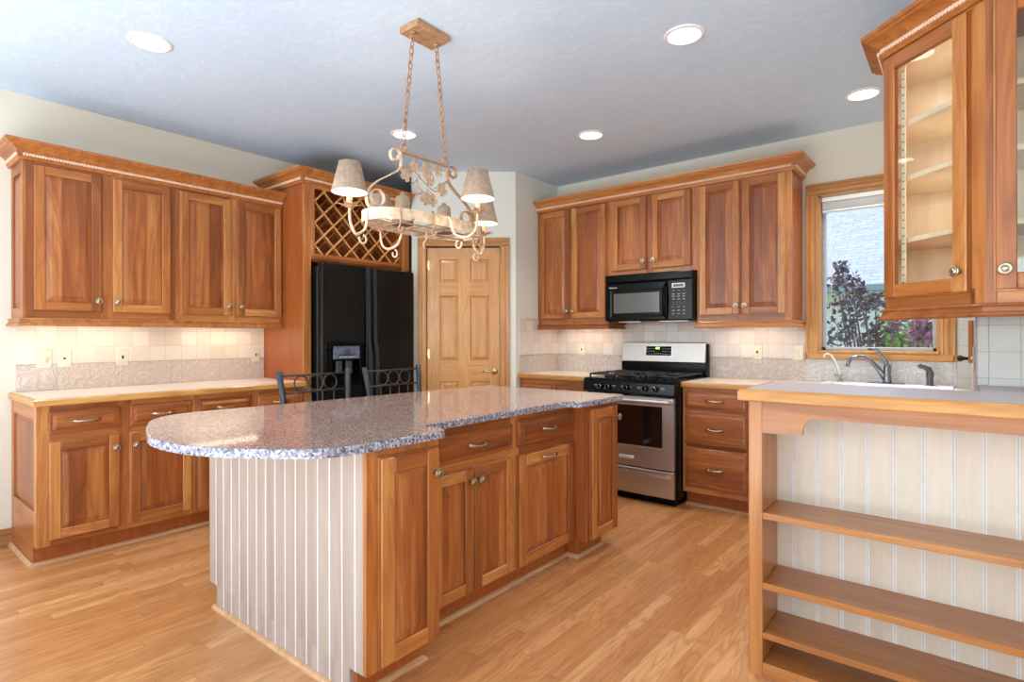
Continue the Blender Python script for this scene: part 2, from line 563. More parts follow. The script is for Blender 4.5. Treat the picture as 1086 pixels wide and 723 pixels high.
def shinglemat():
    m, t, b = newmat('pale_grey_shingles')
    tc = t.nodes.new('ShaderNodeTexCoord')
    br = t.nodes.new('ShaderNodeTexBrick')
    br.inputs['Scale'].default_value = 1
    br.inputs['Brick Width'].default_value = 0.19
    br.inputs['Row Height'].default_value = 0.085
    br.inputs['Mortar Size'].default_value = 0.012
    br.inputs['Mortar Smooth'].default_value = 0.6
    br.inputs['Color1'].default_value = srgb(160, 160, 164)
    br.inputs['Color2'].default_value = srgb(122, 124, 130)
    br.inputs['Mortar'].default_value = srgb(100, 102, 108)
    t.links.new(tc.outputs['Object'], br.inputs['Vector'])
    nz = t.nodes.new('ShaderNodeTexNoise')
    nz.inputs['Scale'].default_value = 9
    t.links.new(vmath(t, 'MULTIPLY', tc.outputs['Object'], (1.0, 2.2, 1.0)), nz.inputs['Vector'])
    c = mix(t, nz.outputs['Fac'], br.outputs['Color'], srgb(176, 176, 178))
    t.links.new(c, b.inputs['Base Color'])
    b.inputs['Roughness'].default_value = 0.9
    return m


M['shingle'] = shinglemat()
M['siding'] = plain('white_lap_siding', srgb(214, 216, 214), 0.7, noise=0.02)
M['gutter'] = plain('teal_grey_gutter', srgb(120, 140, 140), 0.5)
M['plum'] = plain('plum_leaves', srgb(44, 30, 48), 0.5, noise=0.5, nscale=6)
M['plum2'] = plain('rosy_plum_leaves', srgb(150, 100, 124), 0.5, noise=0.4, nscale=6)
M['green'] = plain('bright_green_leaves', srgb(130, 180, 60), 0.5, noise=0.35, nscale=8)
M['bark'] = plain('grey_bark', srgb(86, 72, 66), 0.8, noise=0.2)
M['lawn'] = plain('lawn_ground', srgb(120, 140, 80), 0.9, noise=0.3, nscale=8)

# ------------------------------------------------------------------ mesh builder
class MB:
    def __init__(s):
        s.bm = bmesh.new()

    def _setm(s, faces, m, smooth=False):
        for f in faces:
            f.material_index = m
            f.smooth = smooth

    def box(s, x0, x1, y0, y1, z0, z1, m=0, bev=0.0, seg=1, smooth=False):
        if x0 > x1: x0, x1 = x1, x0
        if y0 > y1: y0, y1 = y1, y0
        if z0 > z1: z0, z1 = z1, z0
        vs = [s.bm.verts.new(p) for p in ((x0, y0, z0), (x1, y0, z0), (x1, y1, z0), (x0, y1, z0),
                                          (x0, y0, z1), (x1, y0, z1), (x1, y1, z1), (x0, y1, z1))]
        fs = [s.bm.faces.new([vs[i] for i in q]) for q in ((3, 2, 1, 0), (4, 5, 6, 7), (0, 1, 5, 4), (1, 2, 6, 5), (2, 3, 7, 6), (3, 0, 4, 7))]
        s._setm(fs, m, smooth)
        if bev > 0:
            bev = min(bev, 0.45 * min(x1 - x0, y1 - y0, z1 - z0))
            es = set()
            for f in fs:
                es.update(f.edges)
            r = bmesh.ops.bevel(s.bm, geom=list(es), offset=bev, segments=seg, profile=0.5, affect='EDGES')
            s._setm(r['faces'], m, smooth)
        return s

    def hexa(s, pts, m=0):
        """8 points: bottom 4 then top 4"""
        vs = [s.bm.verts.new(p) for p in pts]
        fs = [s.bm.faces.new([vs[i] for i in q]) for q in ((3, 2, 1, 0), (4, 5, 6, 7), (0, 1, 5, 4), (1, 2, 6, 5), (2, 3, 7, 6), (3, 0, 4, 7))]
        s._setm(fs, m)
        return s

    def panel(s, x0, x1, z0, z1, ya, yb, ins, m=0):
        """raised field: rim at depth ya, slopes over ins to the flat at yb (front is -y); rim gets skirts back"""
        a = [(x0, ya, z0), (x1, ya, z0), (x1, ya, z1), (x0, ya, z1)]
        st = 0.35 * (ya - yb)
        b0 = [(x0 + ins, yb + st, z0 + ins), (x1 - ins, yb + st, z0 + ins), (x1 - ins, yb + st, z1 - ins), (x0 + ins, yb + st, z1 - ins)]
        i2 = ins + .0012
        b = [(x0 + i2, yb, z0 + i2), (x1 - i2, yb, z0 + i2), (x1 - i2, yb, z1 - i2), (x0 + i2, yb, z1 - i2)]
        c = [(p[0], max(ya, yb) + 0.004, p[2]) for p in a]
        va = [s.bm.verts.new(p) for p in a]
        vb = [s.bm.verts.new(p) for p in b]
        vc = [s.bm.verts.new(p) for p in c]
        v0 = [s.bm.verts.new(p) for p in b0]
        fs = [s.bm.faces.new(vb)]
        for i in range(4):
            j = (i + 1) % 4
            fs.append(s.bm.faces.new((va[i], va[j], v0[j], v0[i])))
            fs.append(s.bm.faces.new((v0[i], v0[j], vb[j], vb[i])))
            fs.append(s.bm.faces.new((vc[i], vc[j], va[j], va[i])))
        fs.append(s.bm.faces.new(vc[::-1]))
        s._setm(fs, m)
        return s

    def prism(s, poly, z0, z1, m=0, axis='z', side_m=None, smooth=False):
        def P(a, b, c):
            return {'z': (a, b, c), 'y': (a, c, b), 'x': (c, a, b)}[axis]
        lo = [s.bm.verts.new(P(p[0], p[1], z0)) for p in poly]
        hi = [s.bm.verts.new(P(p[0], p[1], z1)) for p in poly]
        fs = [s.bm.faces.new(lo[::-1]), s.bm.faces.new(hi)]
        s._setm(fs, m)
        n = len(poly)
        sd = [s.bm.faces.new((lo[i], lo[(i + 1) % n], hi[(i + 1) % n], hi[i])) for i in range(n)]
        s._setm(sd, m if side_m is None else side_m, smooth)
        return s

    def lathe(s, prof, o=(0, 0, 0), axis='z', n=16, m=0, smooth=True, cap=True):
        o = Vector(o)
        rings = []
        for r, h in prof:
            ring = []
            for k in range(n):
                a = 2 * PI * k / n
                c, d = r * math.cos(a), r * math.sin(a)
                p = {'z': (c, d, h), 'y': (c, h, d), 'x': (h, c, d)}[axis]
                ring.append(s.bm.verts.new(o + Vector(p)))
            rings.append(ring)
        fs = []
        for a, b in zip(rings, rings[1:]):
            for k in range(n):
                fs.append(s.bm.faces.new((a[k], a[(k + 1) % n], b[(k + 1) % n], b[k])))
        s._setm(fs, m, smooth)
        if cap:
            cf = []
            if prof[0][0] > 1e-5: cf.append(s.bm.faces.new(rings[0][::-1]))
            if prof[-1][0] > 1e-5: cf.append(s.bm.faces.new(rings[-1]))
            s._setm(cf, m)
        return s

    def tube(s, pts, r, n=8, m=0, closed=False, flat=None):
        """round tube through pts; flat=(w,t) gives a rectangular band whose width lies along the local binormal"""
        P = [Vector(p) for p in pts]
        N = len(P)
        rs = r if isinstance(r, (list, tuple)) else [r] * N
        tang = []
        for i in range(N):
            a = P[(i - 1) % N] if (closed or i > 0) else P[i]
            b = P[(i + 1) % N] if (closed or i < N - 1) else P[i]
            d = (b - a)
            tang.append(d.normalized() if d.length > 1e-9 else Vector((0, 0, 1)))
        up = Vector((0, 0, 1))
        if abs(tang[0].dot(up)) > 0.95: up = Vector((1, 0, 0))
        nrm = (up - tang[0] * up.dot(tang[0])).normalized()
        rings = []
        for i in range(N):
            if i:
                nrm = nrm - tang[i] * nrm.dot(tang[i])
                nrm = nrm.normalized() if nrm.length > 1e-6 else Vector((1, 0, 0))
            bn = tang[i].cross(nrm)
            rings.append([s.bm.verts.new(P[i] + (nrm * math.cos(2 * PI * k / n) + bn * math.sin(2 * PI * k / n)) * rs[i]) for k in range(n)])
        fs = []
        rr = list(zip(rings, rings[1:])) + ([(rings[-1], rings[0])] if closed else [])
        for a, b in rr:
            for k in range(n):
                fs.append(s.bm.faces.new((a[k], a[(k + 1) % n], b[(k + 1) % n], b[k])))
        s._setm(fs, m, True)
        if not closed:
            s._setm([s.bm.faces.new(rings[0][::-1]), s.bm.faces.new(rings[-1])], m)
        return s

    def band(s, pts, w, th, wdir, m=0, closed=False):
        """flat strip: width w along wdir, thickness th across"""
        P = [Vector(p) for p in pts]
        wd = Vector(wdir).normalized()
        N = len(P)
        rings = []
        for i in range(N):
            a = P[(i - 1) % N] if (closed or i > 0) else P[i]
            b = P[(i + 1) % N] if (closed or i < N - 1) else P[i]
            t = (b - a).normalized()
            q = t.cross(wd).normalized()
            rings.append([s.bm.verts.new(P[i] + wd * (w / 2 * u) + q * (th / 2 * v)) for u, v in ((1, 1), (1, -1), (-1, -1), (-1, 1))])
        fs = []
        rr = list(zip(rings, rings[1:])) + ([(rings[-1], rings[0])] if closed else [])
        for a, b in rr:
            for k in range(4):
                fs.append(s.bm.faces.new((a[k], a[(k + 1) % 4], b[(k + 1) % 4], b[k])))
        s._setm(fs, m)
        if not closed:
            s._setm([s.bm.faces.new(rings[0][::-1]), s.bm.faces.new(rings[-1])], m)
        return s

    def sweep(s, path, prof, m=0):
        """profile (out, z) swept along a plan path with mitred corners; out is to the right of travel"""
        n = len(path)
        P = [Vector((p[0], p[1])) for p in path]
        nor = []
        for i in range(n - 1):
            d = (P[i + 1] - P[i]).normalized()
            nor.append(Vector((d.y, -d.x)))
        rings = []
        for i in range(n):
            if i == 0: k = nor[0]
            elif i == n - 1: k = nor[-1]
            else:
                k = (nor[i - 1] + nor[i])
                k = k / (k.length_squared / 2) if k.length_squared > 1e-6 else nor[i]
            rings.append([s.bm.verts.new((P[i].x + k.x * o, P[i].y + k.y * o, z)) for o, z in prof])
        fs = []
        q = len(prof)
        for a, b in zip(rings, rings[1:]):
            for j in range(q):
                fs.append(s.bm.faces.new((a[j], b[j], b[(j + 1) % q], a[(j + 1) % q])))
        fs.append(s.bm.faces.new(rings[0]))
        fs.append(s.bm.faces.new(rings[-1][::-1]))
        s._setm(fs, m)
        return s

    def build(s, name, mats, parent=None, loc=None, rot=None):
        bmesh.ops.recalc_face_normals(s.bm, faces=s.bm.faces)
        me = bpy.data.meshes.new(name)
        s.bm.to_mesh(me)
        s.bm.free()
        if not isinstance(mats, (list, tuple)): mats = [mats]
        for k in mats:
            me.materials.append(M[k] if isinstance(k, str) else k)
        o = bpy.data.objects.new(name, me)
        COL.objects.link(o)
        if parent: o.parent = parent
        if loc: o.location = loc
        if rot: o.rotation_euler = rot
        return o


def tag(o, label, cat, group=None, kind=None):
    o['label'] = label
    o['category'] = cat
    if group: o['group'] = group
    if kind: o['kind'] = kind
    return o


def thing(name, label, cat, loc=(0, 0, 0), rz=0.0, group=None, kind=None):
    o = bpy.data.objects.new(name, None)
    o.empty_display_size = 0.1
    COL.objects.link(o)
    o.location = loc
    o.rotation_euler = (0, 0, rz)
    return tag(o, label, cat, group, kind)


def struct(o, label, cat='wall'):
    return tag(o, label, cat, None, 'structure')


def inst(name, me, parent, loc, rot=None):
    o = bpy.data.objects.new(name, me)
    COL.objects.link(o)
    o.parent = parent
    o.location = loc
    if rot: o.rotation_euler = rot
    return o


def copy_tree(o, parent=None):
    c = o.copy()
    COL.objects.link(c)
    if parent: c.parent = parent
    for ch in list(o.children):
        copy_tree(ch, c)
    return c


def text(name, body, size, mat, parent, loc, rot=(R(90), 0, 0), ext=0.0004):
    cu = bpy.data.curves.new(name, 'FONT')
    cu.body = body
    cu.size = size
    cu.extrude = ext
    cu.align_x = 'CENTER'
    cu.align_y = 'CENTER'
    tmp = bpy.data.objects.new(name + '_tmp', cu)
    COL.objects.link(tmp)
    dg = bpy.context.evaluated_depsgraph_get()
    me = bpy.data.meshes.new_from_object(tmp.evaluated_get(dg))
    bpy.data.objects.remove(tmp)
    me.materials.clear()
    me.materials.append(M[mat])
    o = bpy.data.objects.new(name, me)
    COL.objects.link(o)
    o.parent = parent
    o.location = loc
    o.rotation_euler = rot
    return o


# ------------------------------------------------------------------ room shell
XL, YB, ZC = -4.48, 4.61, 2.73          # left wall, range wall, ceiling
XR, YR = 3.0, -7.0
YT = 2.91                               # tiled wall above the bar
XS = 0.04                               # wall at the right of the sink
mb = MB(); mb.box(XL - .2, XR + .2, YR - .2, YB + .2, -0.1, 0)
struct(mb.build('floor', 'floor'), 'red oak strip floor with a satin finish', 'floor')
mb = MB(); mb.box(XL - .2, XR + .2, YR - .2, YB + .2, ZC, ZC + 0.12)
struct(mb.build('ceiling', 'ceiling'), 'bluish white textured ceiling', 'ceiling')
# left wall with a window opening behind the camera's shoulder
mb = MB()
mb.box(XL - .15, XL, YR, -5.75, 0, ZC).box(XL - .15, XL, -1.45, YB, 0, ZC).box(XL - .15, XL, -5.75, -1.45, 0, 0.4).box(XL - .15, XL, -5.75, -1.45, 2.5, ZC)
wl = struct(mb.build('wall_left', 'wall'), 'cream painted wall behind the left cabinets')
mb = MB()
mb.box(XL, -4.38, YR - .15, YR, 0, ZC).box(-3.32, -0.22, YR - .15, YR, 0, ZC).box(2.92, XR, YR - .15, YR, 0, ZC)
mb.box(-4.38, -3.32, YR - .15, YR, 0, 0.4).box(-4.38, -3.32, YR - .15, YR, 2.5, ZC)
mb.box(-0.22, 2.92, YR - .15, YR, 0, 0.4).box(-0.22, 2.92, YR - .15, YR, 2.5, ZC)
struct(mb.build('wall_rear', 'wall_cool'), 'plain wall with big windows behind the viewer')
mb = MB(); mb.box(XR, XR + .15, YR, YB, 0, ZC)
struct(mb.build('wall_right', 'wall'), 'plain wall at the far right')
# range wall with the kitchen window opening
WX0, WX1, WZ0, WZ1 = -0.84, -0.135, 1.125, 2.275
mb = MB()
mb.box(XL, WX0, YB, YB + .15, 0, ZC).box(WX1, XR, YB, YB + .15, 0, ZC)
mb.box(WX0, WX1, YB, YB + .15, 0, WZ0).box(WX0, WX1, YB, YB + .15, WZ1, ZC)
wb = struct(mb.build('wall_back', 'wall'), 'cream painted wall behind the range and the sink')
# wall return beside the pantry door
PX, PY = -3.147, 3.94
mb = MB(); mb.prism([(PX, PY), (PX, YB), (PX - .08, YB), (PX - .08, PY + .04)], 0, ZC)
wr = struct(mb.build('wall_return', 'wall_cool'), 'short pale wall between pantry door and range wall')
# pantry wall, facing the camera
c39, s39 = math.cos(R(39)), math.sin(R(39))
pan = thing('wall_pantry', 'pale angled wall around the oak pantry door', 'wall', (PX, PY, 0), R(39), kind='structure')
# local x: 0 at the right corner, negative to the left; y into the pantry
xr0 = 0.0
DX0, DX1 = -0.752, -0.108      # door slab, local (x shifted below)
cx = (PX * c39 + PY * s39)      # screen right-coordinate of the corner
DL, DR_ = -0.766 - cx, -0.110 - cx
mb = MB()
mb.box(-0.935, DL - .012, 0, .09, 0, ZC).box(DR_ + .012, 0, 0, .09, 0, ZC).box(DL - .012, DR_ + .012, 0, .09, 2.065, ZC)
mb.build('wall_surface', 'wall_cool', pan)
# stub block right of the sink that carries the glass cabinets
mb = MB(); mb.box(XS, XR, YT, YB, 0, ZC)
ws = struct(mb.build('wall_sink_side', 'wall'), 'wall block with pale square tiles above the bar top')

# baseboard left of the cabinets
mb = MB()
mb.box(XL, XL + .014, -0.5, 0.745, 0, 0.10, 0, .003).box(XL, XL + .020, -0.5, 0.745, 0, 0.022, 0, .005).box(XL, XL + .019, -0.5, 0.745, 0.062, 0.086, 0, .004)
struct(mb.build('baseboard_left', 'oak_base'), 'oak baseboard at the foot of the left wall', 'baseboard')

# backsplashes: local x along, z up, front at y=0
def backsplash(parent, loc, rz, length, tm, bm_, z0=0.914, z1=1.40, border=True, zb=1.08, name='backsplash'):
    mb = MB(); mb.box(0, length, 0, .008, zb if border else z0, z1)
    o = mb.build(name + '_tiles', tm, parent, loc, (0, 0, rz))
    if border:
        mb = MB(); mb.box(0, length, -.003, .008, z0, zb - .012, 0, .002).box(0, length, -.005, .008, zb - .014, zb - .003, 0, .003)
        mb.build(name + '_border', bm_, parent, loc, (0, 0, rz))
    return o

backsplash(wl, (XL + .008, 0.745, 0), R(90), 1.545, 'tile', 'border', z1=1.37)
backsplash(wb, (PX, YB - .008, 0), 0, 2.226, 'tile_r', 'border_r', z1=1.42)
mb = MB(); mb.box(0, .01, -.001, .009, 1.08, 1.37)
mb.build('edge_strip', 'caulk', wl, (XL + .009, 2.28, 0), (0, 0, R(90)))
# below and right of the window
mb = MB(); mb.box(0, WX1 + .09 + 0.921, -.003, .008, 0.914, 1.078, 0, .002)
mb.build('border_tiles', 'border_daylit', wb, (-0.921, YB - .008, 0))
mb = MB(); mb.box(0, XS + .045, 0, .008, 0.914, 1.40)
mb.build('tiles', 'tile_g', wb, (-0.045, YB - .008, 0))
backsplash(wr, (PX + .008, PY + .045, 0), R(90), YB - PY - .053, 'tile_r', 'border_r', z1=1.42)
backsplash(ws, (XS + .03, YT - .008, 0), 0, 1.4, 'tile_g', 'border', z0=1.052, z1=1.36, border=False)
backsplash(ws, (XS - .008, YB - .01, 0), R(-90), YB - YT - .01, 'tile_g', 'border_r', z1=1.36)
mb = MB(); mb.box(XS - .006, XS + .031, YT - .012, YT - .001, 1.052, 1.36, 0, .003)
mb.build('corner_bead', 'tile_g', ws)

# ------------------------------------------------------------------ pantry door and casing
cas = thing('trim_1', 'oak casing around the pantry door', 'trim', (PX, PY, 0), R(39), kind='structure')
cl, cr, ct = -0.848 - cx, -0.021 - cx, 2.134
def casing_piece(x0, x1, z0, z1, mat, vertical, name='casing_board', inner=1):
    mb = MB()
    mb.box(x0, x1, -.014, -.001, z0, z1, 0, .004)
    if vertical:
        a, b = (x0, x1) if inner > 0 else (x1, x0)
        sg = 1 if inner > 0 else -1
        mb.box(a, a + sg * .020, -.022, -.001, z0, z1, 0, .006, 2)
        mb.box(a + sg * .034, a + sg * .044, -.018, -.001, z0, z1, 0, .004)
        mb.box(b - sg * .012, b, -.018, -.001, z0, z1, 0, .004)
    else:
        mb.box(x0, x1, -.022, -.001, z1 - .020, z1, 0, .006, 2)
        mb.box(x0 + .03, x1 - .03, -.018, -.001, z1 - .044, z1 - .034, 0, .004)
        mb.box(x0 + .06, x1 - .06, -.018, -.001, z0, z0 + .012, 0, .004)
    mb.build(name, mat, cas)
casing_piece(cl, DL - .002, 0, 2.06, 'oak_z', True)
casing_piece(DR_ + .002, cr, 0, 2.06, 'oak_z', True, inner=-1)
casing_piece(cl, cr, 2.06, ct, 'oak_x', False)
mb = MB(); mb.box(DL - .011, DL - .001, 0, .085, 0, 2.052).box(DR_ + .001, DR_ + .011, 0, .085, 0, 2.052)
mb.build('jamb', 'oak_z', cas)
dr = thing('door_1', 'six panel oak pantry door with brass lever', 'door', (PX, PY, 0), R(39), kind='structure')
yd = 0.012
px = [(-0.649 - cx, -0.485 - cx), (-0.375 - cx, -0.208 - cx)]
zz = [(0.17, 0.845), (1.033, 1.614), (1.736, 1.942)]
zs = [0.01, 0.17, 0.845, 1.033, 1.614, 1.736, 1.942, 2.048]
mb = MB()
mb.box(DL + .002, px[0][0], yd, yd + .035, .01, 2.048, 0, .001).box(px[0][1], px[1][0], yd, yd + .035, .01, 2.048, 0, .001).box(px[1][1], DR_ - .002, yd, yd + .035, .01, 2.048, 0, .001)
for a, b in ((0, 1), (2, 3), (4, 5), (6, 7)):
    for q in px:
        mb.box(q[0], q[1], yd, yd + .035, zs[a], zs[b], 1, .001)
mb.build('door_frame', ['oak_door', 'oak_doorh'], dr)
for q in px:
    for z0, z1 in zz:
        mb = MB(); mb.panel(q[0], q[1], z0, z1, yd + .014, yd + .003, .028)
        mb.build('door_panel', 'oak_door', dr)
mb = MB(); lx, lz = -0.19 - cx, 0.934
mb.lathe([(0, -.012), (.02, -.012), (.029, -.006), (.03, 0)], (lx + .03, yd, lz), 'y', 20)
mb.lathe([(.009, -.05), (.009, -.01)], (lx + .03, yd, lz), 'y', 12)
mb.tube([(lx + .03, yd - .05, lz), (lx, yd - .052, lz + .002), (lx - .04, yd - .05, lz + .006), (lx - .075, yd - .045, lz)], [.011, .009, .007, .006], 10)
mb.build('door_handle', 'gold', dr)
for z in (1.888, 1.091, 0.25):
    mb = MB(); mb.lathe([(.007, -.045), (.007, .045)], (DL + .001, yd - .006, z), 'z', 10).box(DL - .02, DL + .022, yd - .004, yd, z - .042, z + .042)
    mb.build('hinge', 'gold', dr)

# ------------------------------------------------------------------ window
wi = thing('window_1', 'oak framed window over the sink with a view of a roof', 'window', (0, YB, 0), 0, kind='structure')
mb = MB()
def cas_win(mb, x0, x1, z0, z1, vert, sg, m):
    mb.box(x0, x1, -.016, -.001, z0, z1, m, .004)
    if vert:
        a = x0 if sg > 0 else x1
        mb.box(a, a + sg * .018, -.030, -.001, z0, z1, m, .006, 2)
        mb.box(a + sg * .032, a + sg * .046, -.024, -.001, z0, z1, m, .005, 2)
        mb.box(a + sg * .062, a + sg * .078, -.022, -.001, z0, z1, m, .004)
    else:
        mb.box(x0, x1, -.030, -.001, z1 - .018, z1, m, .006, 2)
        mb.box(x0 + .03, x1 - .03, -.024, -.001, z1 - .046, z1 - .032, m, .005, 2)
        mb.box(x0 + .06, x1 - .06, -.022, -.001, z0, z0 + .014, m, .004)
cas_win(mb, -0.922, WX0, 1.082, 2.278, True, 1, 0)
cas_win(mb, WX1, -0.050, 1.082, 2.278, True, -1, 0)
cas_win(mb, -0.922, -0.050, 2.278, 2.358, False, 1, 1)
mb.box(-0.93, -0.045, -.030, -.001, 1.078, 1.126, 1, .005)
mb.build('casing', ['oak_z', 'oak_x'], wi)
mb = MB()
mb.box(WX0, WX0 + .015, 0, .10, WZ0, WZ1).box(WX1 - .015, WX1, 0, .10, WZ0, WZ1).box(WX0, WX1, 0, .10, WZ1 - .015, WZ1).box(WX0, WX1, -.034, .10, WZ0, WZ0 + .018, 0, .003)
mb.build('jamb', 'oak_z', wi)
mb = MB()
sx0, sx1, sz0, sz1 = WX0 + .015, WX1 - .015, WZ0 + .018, WZ1 - .015
mb.box(sx0, sx0 + .022, .06, .10, sz0, sz1, 0, .003).box(sx1 - .022, sx1, .06, .10, sz0, sz1, 0, .003).box(sx0, sx1, .06, .10, sz0, sz0 + .025, 0, .003).box(sx0, sx1, .06, .10, sz1 - .03, sz1, 0, .003)
mb.build('sash', 'sash', wi)
mb = MB(); mb.box(sx0 + .02, sx1 - .02, .078, .082, sz0 + .02, sz1 - .02)
mb.build('pane', 'wglass', wi)
bl = thing('window_blind', 'raised white slatted blind stacked at the top of the window', 'blind', (0, YB, 0))
mb = MB(); mb.box(sx0 + .005, sx1 - .005, .004, .05, sz1 - .035, sz1 - .002, 0, .004)
mb.build('headrail', 'blind', bl)
mb = MB()
for k in range(9):
    z = sz1 - .044 - k * .0056
    mb.box(sx0 + .01, sx1 - .01, .006, .048, z - .0012, z + .0012)
mb.build('slat', 'blind', bl)
mb = MB(); mb.box(sx0 + .008, sx1 - .008, .006, .050, sz1 - .112, sz1 - .096, 0, .004)
mb.build('bottom_rail', 'blind', bl)
mb = MB(); mb.tube([(sx0 + .04, .0, sz1 - .03), (sx0 + .042, -.002, sz1 - .35), (sx0 + .045, .0, sz1 - .62)], .0022, 6).tube([(sx0 + .055, .0, sz1 - .03), (sx0 + .075, -.002, sz1 - .5), (sx0 + .06, .0, sz1 - .9)], .0018, 6)
mb.build('cord', 'blind', bl)

# ------------------------------------------------------------------ cabinet fittings
def knob_mesh():
    mb = MB()
    mb.lathe([(.0075, 0), (.006, -.006), (.0055, -.014), (.010, -.018), (.0165, -.021), (.0175, -.025), (.0145, -.028), (.0125, -.0265), (.0095, -.0265), (.008, -.030), (.004, -.031), (0, -.031)], axis='y', n=18)
    me = mb.build('knob', 'brass').data
    bpy.data.objects.remove(bpy.data.objects['knob'])
    return me


def pull_mesh():
    mb = MB()
    w = .052
    mb.tube([(-w - .014, -.004, -.001), (-w - .004, -.010, .002), (-w + .008, -.018, -.002), (-.022, -.026, -.004), (0, -.028, -.005), (.022, -.026, -.004), (w - .008, -.018, -.002), (w + .004, -.010, .002), (w + .014, -.004, -.001)],
            [.004, .008, .0085, .0052, .006, .0052, .0085, .008, .004], 8)
    for sg in (-1, 1):
        mb.lathe([(.008, 0), (.006, -.004), (.0045, -.013)], (sg * w, 0, 0), 'y', 10)
        mb.lathe([(0, -.003), (.0055, -.001), (.0055, .001), (0, .003)], (sg * .012, -.028, -.005), 'x', 8)
    me = mb.build('pull_handle', 'brass').data
    bpy.data.objects.remove(bpy.data.objects['pull_handle'])
    return me


KNOB = knob_mesh()
PULL = pull_mesh()


def door(par, x0, x1, z0, z1, knob=None, stile=.055, glass=False, pull=None, yf=0.0, name='door', plain_back=False):
    """overlay door, front face at yf-.021; returns the door mesh (frame) with panel and knob children"""
    mb = MB()
    y0 = yf
    t1, t2 = yf - .011, yf - .021
    e = .005
    if glass:
        for a in ((x0, x0 + stile, z0, z1, 0), (x1 - stile, x1, z0, z1, 0), (x0 + stile, x1 - stile, z0, z0 + stile, 1), (x0 + stile, x1 - stile, z1 - stile, z1, 1)):
            mb.box(a[0], a[1], t1, y0 - .0005, a[2], a[3], a[4])
    else:
        mb.box(x0, x1, t1, y0 - .0005, z0, z1, 0, .0012)
    mb.box(x0 + e, x0 + stile, t2, t1 - .0003, z0 + e, z1 - e, 0, .003)
    mb.box(x1 - stile, x1 - e, t2, t1 - .0003, z0 + e, z1 - e, 0, .003)
    mb.box(x0 + stile, x1 - stile, t2, t1 - .0003, z0 + e, z0 + stile, 1, .003)
    mb.box(x0 + stile, x1 - stile, t2, t1 - .0003, z1 - stile, z1 - e, 1, .003)
    o = mb.build(name, ['cherry_v', 'cherry_h'], par)
    if glass:
        mb = MB(); mb.box(x0 + stile - .004, x1 - stile + .004, t1 + .002, t1 + .005, z0 + stile - .004, z1 - stile + .004)
        mb.build('glass_pane', 'glass', o)
    else:
        mb = MB(); mb.panel(x0 + stile + .001, x1 - stile - .001, z0 + stile + .001, z1 - stile - .001, t1 - .0004, t2 + .0005, min(.030, (x1 - x0 - 2 * stile) * .3))
        mb.build('raised_panel', 'cherry_panel', o)
    if knob:
        inst('knob', KNOB, o, (knob[0], t2, knob[1])).scale = (1.15, 1.1, 1.15)
    if pull:
        inst('pull_handle', PULL, o, (pull[0], t2, pull[1]))
    return o


def drawer(par, x0, x1, z0, z1, yf=0.0, pull=True):
    mb = MB()
    mb.box(x0, x1, yf - .011, yf - .0005, z0, z1, 0, .0012)
    mb.box(x0 + .005, x1 - .005, yf - .0165, yf - .0113, z0 + .005, z1 - .005, 0, .0025)
    mb.panel(x0 + .011, x1 - .011, z0 + .011, z1 - .011, yf - .0145, yf - .022, .022)
    o = mb.build('drawer', 'cherry_hpanel', par)
    if pull:
        inst('pull_handle', PULL, o, ((x0 + x1) / 2, yf - .022, (z0 + z1) / 2 + .002))
    return o


def carcass(par, w, d, z0, z1, toe=0.0, openings=None, name='carcass', yf=0.0, mats=('cherry_v', 'cherry_h', 'cherry_side')):
    """closed box with a face frame drawn as stiles and rails; front at yf"""
    mb = MB()
    mb.box(0, w, yf + .018, yf + d, z0, z1, 2)
    o = mb.build(name, list(mats), par)
    return o


def face_frame(par, w, z0, z1, stiles, rails, yf=0.0):
    mb = MB()
    for a, b in stiles:
        mb.box(a, b, yf, yf + .018, z0, z1, 0, .0008)
    ss = sorted(stiles)
    for (a0, b0), (a1, b1) in zip(ss, ss[1:]):
        for c, d in rails:
            mb.box(b0, a1, yf, yf + .018, c, d, 1, .0008)
    return mb.build('face_frame', ['cherry_v', 'cherry_h'], par)


def shoe(path, name, label, parent=None):
    mb = MB()
    mb.sweep(path, [(0, 0), (.018, 0), (.017, .008), (.012, .014), (.004, .018), (0, .018)])
    o = mb.build(name, 'shoe', parent)
    return o


def crown(path, zb, name_label, cat='moulding'):
    """crown with a rope bead; zb = underside height"""
    r = thing('crown_moulding', name_label, cat)
    mb = MB()
    z = zb
    mb.sweep(path, [(0, z), (.014, z), (.017, z + .008), (.022, z + .014), (.022, z + .020), (.018, z + .022), (.018, z + .036), (.026, z + .040), (.030, z + .048),
                    (.040, z + .060), (.056, z + .070), (.070, z + .074), (.074, z + .082), (.084, z + .086), (.086, z + .100), (0, z + .100)])
    mb.build('moulding', 'cherry_h', r)
    mb = MB()
    zr = zb + .029
    P = [Vector((p[0], p[1])) for p in path]
    for i in range(len(P) - 1):
        d = (P[i + 1] - P[i]); L = d.length; d.normalize()
        nn = Vector((d.y, -d.x))
        k = max(1, int(L / .014))
        for j in range(k):
            c = P[i] + d * (L * (j + .5) / k) + nn * .0245
            c3 = Vector((c.x, c.y, zr))
            d3 = Vector((d.x, d.y, 0))
            ax = (d3 * .62 + Vector((0, 0, 1)) * .78).normalized()
            q = Vector((nn.x, nn.y, 0))
            mb.tube([c3 - ax * .0110, c3 - ax * .0065, c3 + ax * .0065, c3 + ax * .0110], [.002, .0072, .0072, .002], 6)
    mb.build('rope_bead', 'rope', r)
    return r


def light_rail(path, zb, zt, label):
    mb = MB()
    h = zt - zb
    mb.sweep(path, [(-.006, zb), (.022, zb), (.026, zb + h * .14), (.024, zb + h * .3), (.014, zb + h * .42), (.012, zb + h * .72), (.018, zb + h * .82), (.014, zt - .002), (.004, zt), (-.006, zt)])
    return tag(mb.build('light_rail', 'cherry_h'), label, 'moulding')


